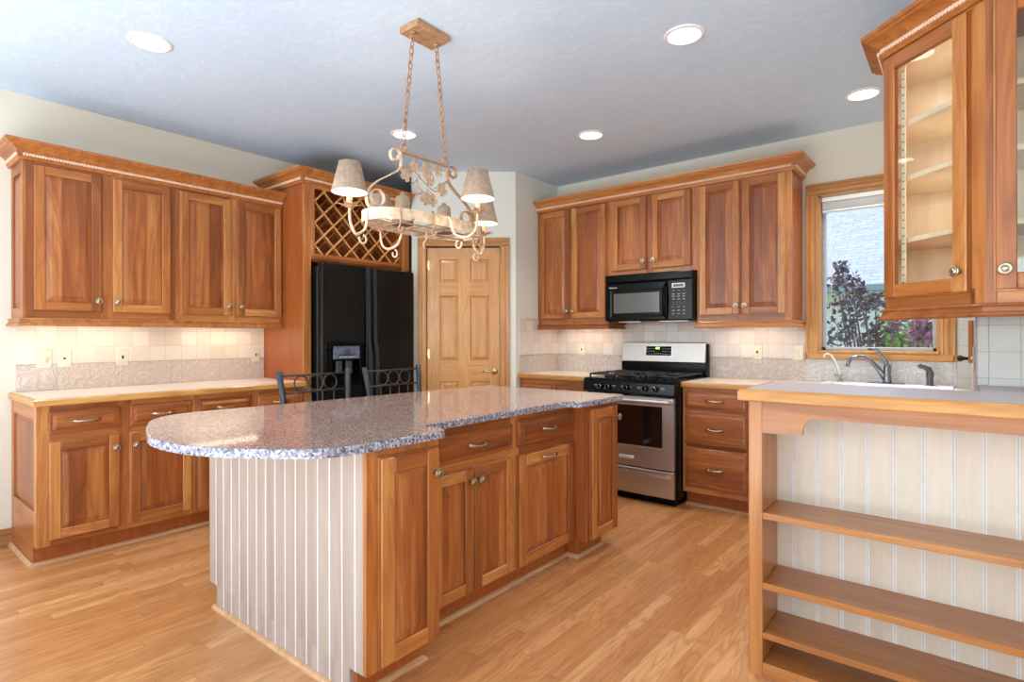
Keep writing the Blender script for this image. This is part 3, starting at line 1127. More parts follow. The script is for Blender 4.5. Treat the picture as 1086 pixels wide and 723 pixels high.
# ------------------------------------------------------------------ left run
FU, FB = -4.18, -3.87       # faces of upper and base cabinets
def upper_unit(loc, rz, w, d, z0, z1, doors, label, group=None, zd0=1.40, zd1=2.248, knobz=None):
    u = thing('wall_cabinet', label, 'cabinet', loc, rz, group)
    carcass(u, w, d, z0, z1)
    st = [(0, doors[0][0] + .01), ((doors[0][1] + doors[1][0]) / 2 - .03, (doors[0][1] + doors[1][0]) / 2 + .03), (doors[1][1] - .01, w)]
    face_frame(u, w, z0, z1, st, [(z0, zd0 + .01), (zd1 - .012, z1)])
    kz = zd0 + .068 if knobz is None else knobz
    door(u, *doors[0], zd0, zd1, (doors[0][1] - .024, kz))
    door(u, *doors[1], zd0, zd1, (doors[1][0] + .024, kz))
    return u


ua = upper_unit((FU, 0.745, 0), R(90), 0.78, 0.298, 1.355, 2.27, [(0.027, 0.360), (0.411, 0.747)],
                'upper cherry cabinet with two raised panel doors, nearest on the left wall')
upper_unit((FU, 1.525, 0), R(90), 0.765, 0.298, 1.355, 2.27, [(0.023, 0.367), (0.408, 0.751)],
           'upper cherry cabinet on the left wall, the one beside the fridge surround')
# raised end panel of the first unit (faces the camera side)
mb = MB()
mb.box(0, .045, -.018, .0, 1.355, 2.27, 0, .002).box(.252, .297, -.018, .0, 1.355, 2.27, 0, .002).box(.045, .252, -.018, .0, 1.355, 1.42, 1, .002).box(.045, .252, -.018, 0, 2.20, 2.27, 1, .002)
mb.panel(.046, .251, 1.421, 2.199, -.004, -.012, .028, 2)
e = mb.build('end_panel', ['cherry_v', 'cherry_h', 'cherry_panel'], ua)
e.location = (0.0, 0.297, 0); e.rotation_euler = (0, 0, R(-90))
crown([(XL, 0.727), (FU, 0.727), (FU, 2.285)], 2.262, 'cherry crown moulding with rope bead over the left wall cabinets')
light_rail([(XL, 0.727), (FU, 0.727), (FU, 2.285)], 1.313, 1.360, 'cherry light rail under the left wall cabinets')


def base_unit(loc, rz, w, d, cols, label, drawer_z=(0.717, 0.844), door_z=(0.142, 0.681), toe=.075, group=None, knobs=None, top=.876):
    u = thing('base_cabinet', label, 'cabinet', loc, rz, group)
    mb = MB(); mb.box(0, w, .018, d, .112, top, 0).box(0, w, toe, d, 0, .112, 0)
    mb.build('carcass', 'cherry_side', u)
    xs = [c[0] for c in cols] + [cols[-1][1]]
    st = [(0, cols[0][0] + .01)]
    for a, b in zip(cols, cols[1:]):
        st.append((a[1] - .01, b[0] + .01))
    st.append((cols[-1][1] - .01, w))
    face_frame(u, w, .112, top, st, [(.112, door_z[0] + .01), (door_z[1] - .01, drawer_z[0] + .01), (drawer_z[1] - .01, top)])
    for i, c in enumerate(cols):
        drawer(u, c[0], c[1], *drawer_z)
        side = (knobs or ['r', 'l'] * 4)[i]
        kx = c[1] - .026 if side == 'r' else c[0] + .026
        door(u, c[0], c[1], *door_z, (kx, door_z[1] - .075))
    return u


la = base_unit((FB, 0.745, 0), R(90), 0.78, 0.60, [(0.031, 0.365), (0.413, 0.757)],
               'cherry base cabinet with two drawers over two doors, nearest on the left wall')
base_unit((FB, 1.525, 0), R(90), 0.765, 0.60, [(0.016, 0.36), (0.405, 0.745)],
          'cherry base cabinet on the left wall beside the black refrigerator')
mb = MB()
mb.box(0, .055, -.018, 0, .112, .876, 0, .002).box(.555, .605, -.018, 0, .112, .876, 0, .002).box(.055, .555, -.018, 0, .80, .876, 1, .002)
mb.box(.055, .555, -.018, 0, .112, .30, 1, .002).box(.0, .530, -.018, 0, .0, .112, 1, .001)
mb.panel(.056, .554, .301, .799, -.004, -.010, .025, 2)
e = mb.build('end_panel', ['cherry_v', 'cherry_h', 'cherry_panel'], la)
e.location = (0.0, 0.605, 0); e.rotation_euler = (0, 0, R(-90))
e2 = None
sh = shoe([(XL + .02, 0.725), (FB - .075, 0.725), (FB - .075, 2.285)], 'shoe_moulding', '')
tag(sh, 'pale wood shoe moulding along the foot of the left base cabinets', 'moulding')


def laminate_top(name, label, x0, x1, y0, y1, edges, mat='laminate', edge='oak_y', z1=.914, t=.038, ew=.02, holes=None):
    r = thing(name, label, 'countertop')
    mb = MB()
    xa = x0 + (ew if 'w' in edges else 0); xb = x1 - (ew if 'e' in edges else 0)
    ya = y0 + (ew if 's' in edges else 0); yb = y1
    if holes:
        hx0, hx1, hy0, hy1 = holes
        mb.box(xa, hx0, ya, yb, z1 - t, z1).box(hx1, xb, ya, yb, z1 - t, z1).box(hx0, hx1, ya, hy0, z1 - t, z1).box(hx0, hx1, hy1, yb, z1 - t, z1)
    else:
        mb.box(xa, xb, ya, yb, z1 - t, z1)
    mb.build('laminate_surface', mat, r)
    mb = MB()
    c = .006
    prof = [(0, z1 - t), (ew - .004, z1 - t), (ew, z1 - t + .006), (ew, z1 - .008), (ew - .006, z1), (0, z1)]
    path = []
    if 'w' in edges: path = [(xa, y1), (xa, ya)]
    if 's' in edges: path = (path or [(xa, ya)]) + [(xb, ya)]
    if 'e' in edges: path = path + [(xb, y1)] if path else [(xb, ya), (xb, y1)]
    mb.sweep(path, prof)
    mb.build('wood_edge', edge, r)
    return r


# left counter edges: west side is the wall, its open end faces south, its front faces east
laminate_top('countertop', 'cream laminate countertop with oak edge along the left wall', XL, -3.835, 0.712, 2.288, 'se')

# ------------------------------------------------------------------ refrigerator surround and wine rack
YE0, YE1 = 2.29, 3.315
sr = thing('refrigerator_surround', 'tall cherry surround with face frame around the black refrigerator', 'cabinet')
for y0, y1 in ((YE0, YE0 + .02), (YE1 - .02, YE1)):
    mb = MB(); mb.box(XL + .001, FB - .018, y0 + .0006, y1, 0, 2.41)
    mb.build('side_panel', 'cherry_side', sr)
mb = MB()
mb.box(FB - .018, FB, YE0 + .0006, 2.352, 0, 2.41, 0, .001).box(FB - .018, FB, 3.285, YE1, 0, 1.82, 0, .001)
mb.box(FB - .018, FB, 3.235, YE1, 1.82, 2.41, 0, .001)
mb.build('stile', 'cherry_v', sr)
wr_ = thing('wine_rack', 'cherry lattice wine rack built in above the refrigerator', 'wine rack', (FB, YE0, 0), R(90))
a0, a1, b0, b1 = .092, .915, 1.886, 2.382       # opening
mb = MB()
mb.box(.063, a0, -.004, .018, 1.842, 2.41, 0, .002).box(a1, .944, -.004, .018, 1.842, 2.41, 0, .002)
mb.box(a0, a1, -.004, .018, 1.842, b0, 1, .002).box(a0, a1, -.004, .018, b1, 2.41, 1, .002)
mb.box(.066, .944, -.010, -.004, 1.852, 1.868, 1, .002).box(.066, .944, -.010, -.004, 2.392, 2.404, 1, .002)
mb.build('frame', ['cherry_v', 'cherry_h'], wr_)
mb = MB(); mb.box(.03, .99, .02, .5, 1.825, 1.842).box(.03, .99, .02, .5, 2.40, 2.41).box(.03, .99, .49, .5, 1.84, 2.40).box(.03, .06, .02, .5, 1.84, 2.40).box(.947, .99, .02, .5, 1.84, 2.40)
mb.build('box', 'cherry_side', wr_)
def lattice(yc, dep, per=.1665, x_off=.176, z_off=2.372):
    mb = MB()
    def clip(sg, c):
        pts = []
        # z = z_off + sg*(x-c)
        for x in (a0, a1):
            z = z_off + sg * (x - c)
            if b0 <= z <= b1: pts.append((x, z))
        for z in (b0, b1):
            x = c + sg * (z - z_off)
            if a0 < x < a1: pts.append((x, z))
        return sorted(pts)[:2] if len(pts) >= 2 else None
    for sg in (1, -1):
        k = -8
        while k < 16:
            q = clip(sg, x_off + k * per)
            k += 1
            if not q or (q[1][0] - q[0][0]) < .01: continue
            (xa, za), (xb, zb) = q
            w = .0065
            nx, nz = w * .7071 * sg, w * .7071
            yy = yc - (.005 if sg > 0 else -.005)
            y0, y1 = yy - dep, yy + dep
            mb.hexa([(xa - nx, y0, za + nz), (xa + nx, y0, za - nz), (xa + nx, y1, za - nz), (xa - nx, y1, za + nz),
                     (xb - nx, y0, zb + nz), (xb + nx, y0, zb - nz), (xb + nx, y1, zb - nz), (xb - nx, y1, zb + nz)])
    return mb
lattice(.004, .006).build('lattice', 'lattice', wr_)
lattice(.24, .005).build('lattice', 'cherry_y', wr_)
crown([(XL, YE0), (FB, YE0), (FB, YE1)], 2.408, 'cherry crown moulding with rope bead over the fridge surround')

# ------------------------------------------------------------------ refrigerator
fr = thing('refrigerator', 'black side by side refrigerator with ice and water dispenser', 'refrigerator', (-3.75, 2.368, 0), R(90))
fw, fz = .905, 1.808
mb = MB(); mb.box(0.005, fw - .005, .072, .70, .02, 1.79, 0, .006)
mb.box(.03, fw - .03, .06, .1, .0, .06, 0)
mb.build('body', 'black_fridge', fr)
xs = .437
def fdoor(x0, x1, disp):
    mb = MB()
    if disp:
        da, db, dc, dd = .03, .40, .868, 1.212
        mb.box(x0, da, 0, .066, .06, fz, 0, .012, 3, True).box(db, x1, 0, .066, .06, fz, 0, .012, 3, True)
        mb.box(x0 + .004, x1 - .004, .002, .066, .06, dc, 0, .003).box(x0 + .004, x1 - .004, .002, .066, dd, fz, 0, .003)
    else:
        mb.box(x0, x1, 0, .066, .06, fz, 0, .012, 3, True)
    return mb.build('freezer_door' if disp else 'fridge_door', 'black_fridge', fr)
d1 = fdoor(0, xs - .003, True)
d2 = fdoor(xs + .003, fw, False)
mb = MB(); mb.box(.03, .40, .001, .01, 1.15, 1.212, 0, .004).box(.03, .085, .001, .012, .868, 1.15, 0, .003).box(.34, .40, .001, .012, .868, 1.15, 0, .003).box(.085, .34, .001, .06, .868, .90, 0, .003)
mb.box(.03, .40, -.012, .004, 1.19, 1.215, 0, .004).box(.085, .34, .05, .064, .90, 1.15)
mb.build('dispenser_housing', 'black', d1)
mb = MB(); mb.box(.10, .335, -.002, .012, 1.075, 1.175, 0, .002)
mb.box(.14, .30, -.008, .0, 1.10, 1.115, 1, .003)
for k in range(6):
    mb.box(.15 + k * .025, .165 + k * .025, -.005, -.001, 1.088, 1.094, 2)
mb.lathe([(.03, -.006), (.026, -.009), (0, -.009)], (.22, 0, 1.13), 'y', 16, 1)
mb.build('dispenser_control_panel', ['bluepanel', 'graphite', 'whiteprint'], d1)
mb = MB(); mb.box(.14, .19, .02, .045, .96, 1.06, 0, .004).box(.23, .28, .02, .045, .96, 1.06, 0, .004)
mb.build('dispenser_paddle', 'graphite', d1)
for i, (xh, par) in enumerate(((xs - .032, d1), (xs + .032, d2))):
    mb = MB()
    pts = [(xh, -.012, 1.80), (xh, -.018, 1.5), (xh, -.022, 1.22), (xh, -.045, 1.12), (xh, -.052, .9), (xh, -.050, .62), (xh, -.022, .5), (xh, -.004, .46)]
    mb.band(pts, .030, .022, (1, 0, 0))
    mb.build('handle', 'handle_black', par)
for xa_ in (.01, fw - .05):
    mb = MB(); mb.box(xa_, xa_ + .04, .02, .10, fz, fz + .012, 0, .004)
    mb.build('hinge_cover', 'black_matte', fr)

# ------------------------------------------------------------------ range wall: uppers
FY = 4.28
upper_unit((PX + .001, FY, 0), 0, 0.757, 0.328, 1.355, 2.412, [(.027, .365), (.385, .731)], 'tall wall cabinet with two cherry doors in the corner left of the microwave', zd0=1.406, zd1=2.400)
upper_unit((-2.39, FY, 0), 0, 0.770, 0.328, 1.762, 2.412, [(.037, .356), (.400, .733)], 'short wall cabinet with two cherry doors directly above the microwave', zd0=1.798, zd1=2.400, knobz=1.865)
uc = upper_unit((-1.62, FY, 0), 0, 0.676, 0.328, 1.355, 2.412, [(.020, .328), (.340, .640)], 'tall wall cabinet with two cherry doors between microwave and window', zd0=1.406, zd1=2.400)
crown([(PX + .001, FY), (-0.944, FY), (-0.944, YB)], 2.410, 'cherry crown moulding with rope bead over the range wall cabinets')
light_rail([(PX + .001, FY), (-2.40, FY), (-2.40, YB - .05)], 1.312, 1.360, 'cherry light rail under the cabinet left of the microwave')
light_rail([(-1.612, YB - .05), (-1.612, FY), (-0.944, FY), (-0.944, YB - .01)], 1.312, 1.360, 'cherry light rail under the cabinet right of the microwave')

# ------------------------------------------------------------------ microwave
mw = thing('microwave', 'black over the range microwave under the short wall cabinet', 'microwave', (-2.389, 4.21, 0), 0)
mw_w = .762
mb = MB(); mb.box(0, mw_w, .03, .39, 1.372, 1.7615, 0, .004)
mb.build('housing', 'black', mw)
mb = MB(); mb.box(0, mw_w, 0, .03, 1.694, 1.7615, 0, .008, 2)
for k in range(6):
    mb.box(.03, mw_w - .03, -.002, .004, 1.704 + k * .008, 1.708 + k * .008)
mb.build('vent_grille', 'black', mw)
mb = MB()
mb.box(0, .552, 0, .03, 1.376, 1.690, 0, .010, 2)
md = mb.build('door', 'black', mw)
mb = MB(); mb.panel(.05, .525, 1.405, 1.635, -.002, .004, .03)
mb.build('window_surround', 'black', md)
mb = MB(); mb.box(.083, .492, -.004, .003, 1.440, 1.603, 0, .001)
mb.build('window', 'glasspane_mw', md)
mb = MB(); mb.tube([(.545, -.004, 1.665), (.545, -.03, 1.64), (.545, -.036, 1.53), (.545, -.03, 1.42), (.545, -.004, 1.395)], [.008, .011, .012, .011, .008], 10)
mb.build('handle', 'black', md)
text('logo_lettering', 'Whirlpool', .018, 'whiteprint', md, (.075, -.0015, 1.655))
mb = MB(); mb.box(.558, mw_w, 0, .03, 1.376, 1.690, 0, .006, 2)
mp = mb.build('control_panel', 'black', mw)
mb = MB(); mb.box(.596, .703, -.004, .001, 1.626, 1.664, 0, .002).box(.608, .691, -.006, -.003, 1.635, 1.655, 1, .001)
mb.build('display', ['steel', 'lcd'], mp)
for rz_, n_, h_ in ((1.606, 3, .004), (1.578, 3, .009), (1.560, 3, .009), (1.538, 3, .008), (1.515, 4, .003), (1.500, 4, .003), (1.478, 3, .004), (1.450, 3, .009), (1.424, 3, .007)):
    mb = MB()
    for k in range(n_):
        xx = .608 + k * (.084 / (n_ - 1))
        hw = .011 if n_ == 3 else .004
        mb.box(xx - hw, xx + hw, -.0012, .001, rz_ - h_ / 2, rz_ + h_ / 2)
    mb.build('key_row', 'button', mp)
for xa_, xb_ in ((.10, .30), (.46, .70)):
    mb = MB(); mb.box(xa_, xb_, .06, .26, 1.366, 1.373)
    mb.build('grease_filter', 'steel', mw)

# ------------------------------------------------------------------ range wall: base
lb = thing('base_cabinet', 'cherry base cabinet squeezed between pantry wall and range', 'cabinet', (PX + .001, 4.0, 0), 0)
w_ = 0.757
mb = MB(); mb.box(0, w_, .018, .60, .112, .876).box(0, w_, .075, .60, 0, .112)
mb.build('carcass', 'cherry_side', lb)
face_frame(lb, w_, .112, .876, [(0, .04), (.36, .40), (.717, w_)], [(.112, .15), (.675, .725), (.84, .876)])
for a, b, kx in ((.025, .368, .342), (.389, .732, .415)):
    drawer(lb, a, b, .717, .844)
    door(lb, a, b, .142, .681, (kx, .606))
laminate_top('countertop', 'cream laminate countertop with wood edge left of the range', PX + .001, -2.388, 3.965, YB - .009, 's', edge='oak_x')

db = thing('base_cabinet', 'cherry base cabinet with three deep drawers right of the range', 'cabinet', (-1.62, 4.0, 0), 0)
w_ = .478
mb = MB(); mb.box(0, w_, .018, .60, .112, .876).box(0, w_, .075, .60, 0, .112)
mb.build('carcass', 'cherry_side', db)
face_frame(db, w_, .112, .876, [(0, .03), (.448, w_)], [(.112, .16), (.458, .475), (.695, .725), (.85, .876)])
for a, b in ((.720, .853), (.463, .703), (.154, .443)):
    o = drawer(db, .018, .463, a, b)
sk = thing('base_cabinet', 'cherry sink base cabinet under the window behind the bar', 'cabinet', (-1.142, 4.0, 0), 0)
w_ = 1.17
mb = MB(); mb.box(0, w_, .018, .60, .112, .872).box(0, w_, .075, .60, 0, .112)
mb.build('carcass', 'cherry_side', sk)
face_frame(sk, w_, .112, .872, [(0, .04), (.565, .605), (1.13, w_)], [(.112, .15), (.82, .872)])
for a, b, kx in ((.025, .58, .552), (.59, 1.145, .618)):
    door(sk, a, b, .142, .84, (kx, .76))
so = shoe([(-1.62, 4.075), (0.03, 4.075)], 'shoe_moulding', '')
tag(so, 'pale wood shoe moulding at the foot of the three drawer cabinet', 'moulding')
SX0, SX1, SY0, SY1 = -0.78, -0.06, 4.08, 4.56
laminate_top('countertop', 'pale laminate countertop with wood edge running from range to sink', -1.622, XS - .009, 3.965, YB - .009, 's', edge='oak_x', holes=(SX0 + .02, SX1 - .02, SY0 + .02, SY1 - .02))
sink = thing('kitchen_sink', 'white enamel sink under the window', 'sink')
mb = MB()
mb.box(SX0, SX1, SY0, SY0 + .05, .914, .928, 0, .005, 2).box(SX0, SX1, SY1 - .12, SY1, .914, .928, 0, .005, 2)
mb.box(SX0, SX0 + .05, SY0 + .05, SY1 - .12, .914, .928, 0, .005, 2).box(SX1 - .05, SX1, SY0 + .05, SY1 - .12, .914, .928, 0, .005, 2)
mb.build('rim', 'white_enamel', sink)
mb = MB()
mb.box(SX0 + .03, SX0 + .045, SY0 + .03, SY1 - .03, .874, .914).box(SX1 - .045, SX1 - .03, SY0 + .03, SY1 - .03, .874, .914)
mb.box(SX0 + .03, SX1 - .03, SY0 + .03, SY0 + .045, .874, .914).box(SX0 + .03, SX1 - .03, SY1 - .115, SY1 - .1, .874, .914)
mb.box(SX0 + .03, SX1 - .03, SY0 + .03, SY1 - .1, .873, .876)
mb.build('basin', 'white_enamel', sink)

# taps
fa = thing('kitchen_faucet', 'grey arched kitchen faucet with lever behind the sink', 'faucet', (-0.41, 4.50, .928))
mb = MB(); mb.box(-.12, .10, -.028, .028, 0, .008, 0, .004, 2).lathe([(.026, .008), (.024, .02), (.021, .06), (.023, .10), (.022, .115), (.016, .13)], axis='z', n=18)
mb.build('body', 'grey_metal', fa)
mb = MB(); mb.tube([(-.01, 0, .03), (-.05, -.01, .10), (-.09, -.02, .15), (-.13, -.035, .178), (-.165, -.05, .18), (-.20, -.065, .165), (-.215, -.075, .14), (-.22, -.08, .11)], [.018, .016, .014, .0125, .012, .012, .0125, .013], 12)
mb.build('spout', 'grey_metal', fa)
mb = MB(); mb.tube([(.0, 0, .12), (-.012, 0, .16), (-.045, .0, .20), (-.052, .0, .225), (-.06, .0, .232), (-.11, .0, .228)], [.015, .012, .010, .009, .010, .007], 10)
mb.build('lever', 'grey_metal', fa)
ff = thing('filter_faucet', 'small white gooseneck drinking tap left of the main faucet', 'faucet', (-0.69, 4.53, .928))
mb = MB(); mb.lathe([(.018, 0), (.016, .006), (.010, .010), (.009, .03), (.013, .035), (.013, .05), (.008, .054)], axis='z', n=14)
mb.tube([(-.035, 0, .044), (0, 0, .046)], .006, 8)
mb.build('body', 'brass', ff)
mb = MB(); mb.tube([(0, 0, .05), (-.01, 0, .09), (-.035, 0, .15), (-.055, 0, .185), (-.08, 0, .196), (-.098, 0, .185), (-.10, 0, .165)], .0055, 8)
mb.build('spout', 'white_enamel', ff)
sp = thing('sink_sprayer', 'dark grey pull out sprayer standing right of the faucet', 'sprayer', (-0.18, 4.49, .928))
mb = MB(); mb.lathe([(.024, 0), (.022, .008), (.018, .015), (.018, .05), (.022, .07), (.021, .085), (.016, .095)], axis='z', n=16)
mb.tube([(0, 0, .085), (-.008, 0, .105), (-.03, 0, .118), (-.05, 0, .122), (-.058, 0, .132)], [.018, .018, .014, .013, .016], 10)
mb.build('body', 'graphite', sp)

# ------------------------------------------------------------------ range
rg = thing('gas_range', 'stainless and black freestanding gas range with oven window', 'range', (-2.384, 3.88, 0), 0)
rw = .757
mb = MB(); mb.box(.0, rw, .035, .66, .05, .905, 0, .003).box(.03, rw - .03, .06, .60, 0, .05)
mb.build('body', 'black', rg)
mb = MB(); mb.box(.004, rw - .012, 0, .034, .062, .256, 0, .004)
o = mb.build('storage_drawer', 'steel', rg)
mb = MB(); mb.band([(.03, .0, .222), (.06, -.022, .225), (.20, -.034, .226), (.38, -.038, .226), (.56, -.034, .226), (.69, -.022, .225), (.72, .0, .222)], .026, .016, (0, 0, 1))
mb.build('handle', 'steel', o)
mb = MB()
wa, wb_, wc, wd = .12, .655, .425, .728
mb.box(.004, wa, -.004, .034, .268, .795, 0, .003).box(wb_, rw - .012, -.004, .034, .268, .795, 0, .003)
mb.box(wa, wb_, -.004, .034, .268, wc, 0, .001).box(wa, wb_, -.004, .034, wd, .795, 0, .001)
od = mb.build('oven_door', 'steel', rg)
mb = MB(); mb.box(wa, wb_, -.002, .02, wc, wd, 0)
mb.build('oven_window', 'ovenglass', od)
mb = MB(); mb.tube([(.02, -.045, .768), (.06, -.052, .768), (.37, -.056, .768), (.69, -.052, .768), (.735, -.045, .768)], [.012, .013, .013, .013, .012], 12)
for x in (.03, .72):
    mb.box(x - .012, x + .012, -.045, .0, .757, .779, 0, .003)
mb.build('handle', 'steel', od)
mb = MB(); mb.box(.305, .43, -.007, -.003, .322, .344, 0, .002)
bd = mb.build('badge', 'whiteprint', od)
text('badge_lettering', 'FRIGIDAIRE', .016, 'darkbrass', bd, (.3675, -.0075, .333))
mb = MB()
for k in range(4):
    mb.box(.06 + k * .17, .18 + k * .17, -.001, .02, .800, .808)
mb.build('vent_slot', 'dark_slot', rg)
mb = MB()
# sloped control panel: prism across x
mb.prism([(-.012, .812), (-.030, .822), (-.022, .896), (-.006, .918), (.04, .920), (.04, .812)], 0, rw, axis='x')
cp = mb.build('control_panel', 'black', rg)
for x in (.155, .228, .383, .533, .613):
    mb = MB(); mb.lathe([(.022, 0), (.021, -.006), (.016, -.018), (.014, -.030), (0, -.031)], (x, -.026, .860), 'y', 16).box(x - .004, x + .004, -.062, -.030, .842, .878, 0, .002)
    mb.build('knob', ['black'], cp)
    mb = MB(); mb.tube([(x + .017 * math.cos(a), -.0545, .860 + .017 * math.sin(a)) for a in [2 * PI * k / 20 for k in range(20)]], .0016, 5, closed=True)
    kr = mb.build('knob_ring', 'chrome', cp)
mb = MB()
for x, w in ((.10, .03), (.255, .035), (.335, .015), (.41, .01), (.47, .035), (.655, .035)):
    mb.box(x, x + w, -.0282, -.020, .866, .870).box(x + .004, x + w - .004, -.0286, -.020, .857, .860)
mb.build('printed_marks', 'button', cp)
mb = MB(); mb.box(0, rw, -.006, .66, .905, .921, 0, .004)
ck = mb.build('cooktop', 'black', rg)
for gx in (.02, .272, .524):
    mb = MB(); gw = .212; gy0, gy1, gz = .05, .57, .952
    r_ = .0075
    rect = [(gx, gy0), (gx + gw, gy0), (gx + gw, gy1), (gx, gy1)]
    for (a, b), (c, d) in zip(rect, rect[1:] + rect[:1]):
        mb.tube([(a, b, gz - .004), (c, d, gz - .004)], r_, 6)
    mb.tube([(gx, (gy0 + gy1) / 2, gz), (gx + gw, (gy0 + gy1) / 2, gz)], r_, 6)
    for cy in (.18, .44):
        for ang in range(4):
            a = PI / 2 * ang
            mb.tube([(gx + gw / 2 + .028 * math.cos(a), cy + .028 * math.sin(a), gz + .002), (gx + gw / 2 + (gw / 2) * math.cos(a), cy + (.13) * math.sin(a), gz)], .006, 6)
    for a, b in rect:
        mb.tube([(a, b, .921), (a, b, gz)], .008, 6)
    mb.build('burner_grate', 'iron', rg)
    for cy in (.18, .44):
        mb = MB(); mb.lathe([(.045, 0), (.044, .012), (.030, .014), (.030, .022), (0, .024)], (gx + gw / 2, cy, .921), 'z', 20)
        mb.build('burner', 'iron', rg)
mb = MB(); mb.box(.0, rw, .615, .70, .915, 1.03, 0, .004).box(-.0, rw, .655, .70, 1.03, 1.185, 0, .006)
bg = mb.build('backguard', 'black', rg)
mb = MB()
mb.prism([(.618, 1.034), (.655, 1.034), (.66, 1.19), (.650, 1.196), (.640, 1.190)], .006, rw - .012, axis='x', smooth=False)
bs = mb.build('backguard_panel', 'steel', bg)
# control display tilted with the panel
mb = MB()
def on_panel(x0, x1, z0, z1, off, m):
    def yy(z): return .618 + (z - 1.034) / (1.190 - 1.034) * (.640 - .618) - off
    mb.hexa([(x0, yy(z0), z0), (x1, yy(z0), z0), (x1, yy(z0) + off, z0), (x0, yy(z0) + off, z0), (x0, yy(z1), z1), (x1, yy(z1), z1), (x1, yy(z1) + off, z1), (x0, yy(z1) + off, z1)], m)
on_panel(.222, .466, 1.079, 1.168, .0035, 3)
on_panel(.230, .458, 1.084, 1.163, .005, 0)
on_panel(.318, .352, 1.138, 1.156, .0065, 1)
for k in range(4):
    for j in range(3):
        on_panel(.238 + k * .02, .250 + k * .02, 1.095 + j * .022, 1.100 + j * .022, .0062, 2)
        on_panel(.380 + k * .019, .392 + k * .019, 1.095 + j * .022, 1.100 + j * .022, .0062, 2)
for k in range(4):
    on_panel(.312 + k * .016, .322 + k * .016, 1.097, 1.104, .0062, 2)
mb.build('control_display', ['black', 'green_led', 'button', 'chrome'], bs)

# ------------------------------------------------------------------ bar bookcase (peninsula)
BX0, BX1, BY, BYB = -0.625, 0.95, 2.17, 2.385
bk = thing('bar_bookcase', 'raised cherry bar with open shelves over whitewashed beadboard', 'bookcase', (0, 0, 0))
mb = MB(); mb.box(BX0, BX0 + .045, BY, BY + .02, 0, 1.010, 0, .002)
mb.build('post', 'rosewood', bk)
mb = MB(); mb.box(BX0 + .022, BX0 + .044, BY + .02, BYB, .0, 1.010).box(BX0 - .012, BX0 + .0, BY + .03, BYB + .17, .0, 1.010, 0, .002)
mb.box(BX0, BX0 + .022, BY + .021, BYB + .17, 0, 1.010)
mb.build('side_panel', 'rosewood', bk)
mb = MB(); mb.box(BX1 - .02, BX1, BY, BYB + .17, 0, 1.010)
mb.build('side_panel', 'rosewood', bk)
# valance with a scooped corner
pts = [(BX0 + .045, 1.010), (BX0 + .045, .893), (-0.446, .897)]
for k in range(0, 7):
    a = PI - k * (PI / 2) / 6
    pts.append((-0.446 + .045 + .045 * math.cos(a), .915 + .045 * math.sin(a)))
pts += [(BX1 - .02, .960), (BX1 - .02, 1.010)]
mb = MB(); mb.prism(pts, BY, BY + .02, axis='y')
mb.build('valance', 'rosewood_h', bk)
for z, t in ((.602, .024), (.345, .024), (.163, .022), (.052, .022)):
    mb = MB(); mb.box(BX0 + .045, BX1 - .02, BY + .001, BYB - .001, z - t, z, 0, .0015)
    mb.build('shelf', 'rosewood_h', bk)
mb = MB(); mb.box(BX0 + .045, BX1 - .02, BY + .002, BY + .02, 0.0, .029, 0, .001)
mb.build('base_rail', 'rosewood_h', bk)
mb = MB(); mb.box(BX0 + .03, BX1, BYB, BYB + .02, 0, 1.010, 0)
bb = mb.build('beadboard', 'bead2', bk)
mb = MB()
x = -0.520
while x < BX1 - .03:
    mb.box(x - .0062, x - .0030, BYB - .0016, BYB + .001, 0.05, 1.0, 0)
    mb.box(x + .0010, x + .0045, BYB - .0016, BYB + .001, 0.05, 1.0, 0)
    mb.box(x - .0030, x + .0010, BYB - .0008, BYB + .001, 0.05, 1.0, 1)
    x += .0812
mb.build('bead_lines', ['groove', 'groove2'], bb)
mb = MB(); mb.box(BX0, BX1, BYB + .02, BYB + .17, 0, 1.010)
mb.build('knee_wall', 'cherry_side', bk)
# bar top
bt = thing('countertop', 'raised grey laminate bar top with thick oak edge', 'countertop')
zt, tt = 1.052, .041
xa, ya = -0.655, 2.130
mb = MB(); mb.prism([(xa + .02, ya + .02), (1.0, ya + .02), (1.0, YT - .009), (XS + .0, YT - .009), (XS + .0, 2.575), (xa + .02, 2.575)], zt - tt, zt)
mb.build('laminate_surface', 'laminate_bar', bt)
mb = MB()
mb.sweep([(xa + .02, 2.575), (xa + .02, ya + .02), (1.0, ya + .02)], [(0, zt - tt), (.018, zt - tt), (.02, zt - tt + .004), (.02, zt - .008), (.014, zt), (0, zt)])
mb.build('wood_edge', 'oak_x', bt)

# ------------------------------------------------------------------ glass cabinets over the bar
A = Vector((-0.262, 2.825)); B = Vector((0.05, 2.54)); YG = 2.54
LAB = (B - A).length
ang = math.atan2(B.y - A.y, B.x - A.x)
gz0, gz1 = 1.355, 2.412
gc = thing('glass_cabinet', 'angled corner cabinet with one glazed cherry door over the bar', 'cabinet', (A.x, A.y, 0), ang)
mb = MB()
mb.box(0, .016, 0, .018, gz0, gz1, 0, .001).box(.372, LAB + .004, 0, .018, gz0, gz1, 0, .001)
mb.box(.012, .39, 0, .018, gz0, 1.416, 1, .001).box(.012, .39, 0, .018, 2.39, gz1, 1, .001)
mb.build('face_frame', ['cherry_v', 'cherry_h'], gc)
door(gc, .006, .378, 1.400, 2.400, (.352, 1.478), stile=.058, glass=True)
inv = Matrix.Rotation(-ang, 2)
def gl(x, y):
    v = inv @ Vector((x - A.x, y - A.y)); return (v.x, v.y)
YGB = 3.15
plan = [gl(A.x + .0, A.y + .014), gl(B.x - .013, B.y + .012), gl(XS - .012, YT - .02), gl(XS - .012, YGB), gl(A.x, YGB)]
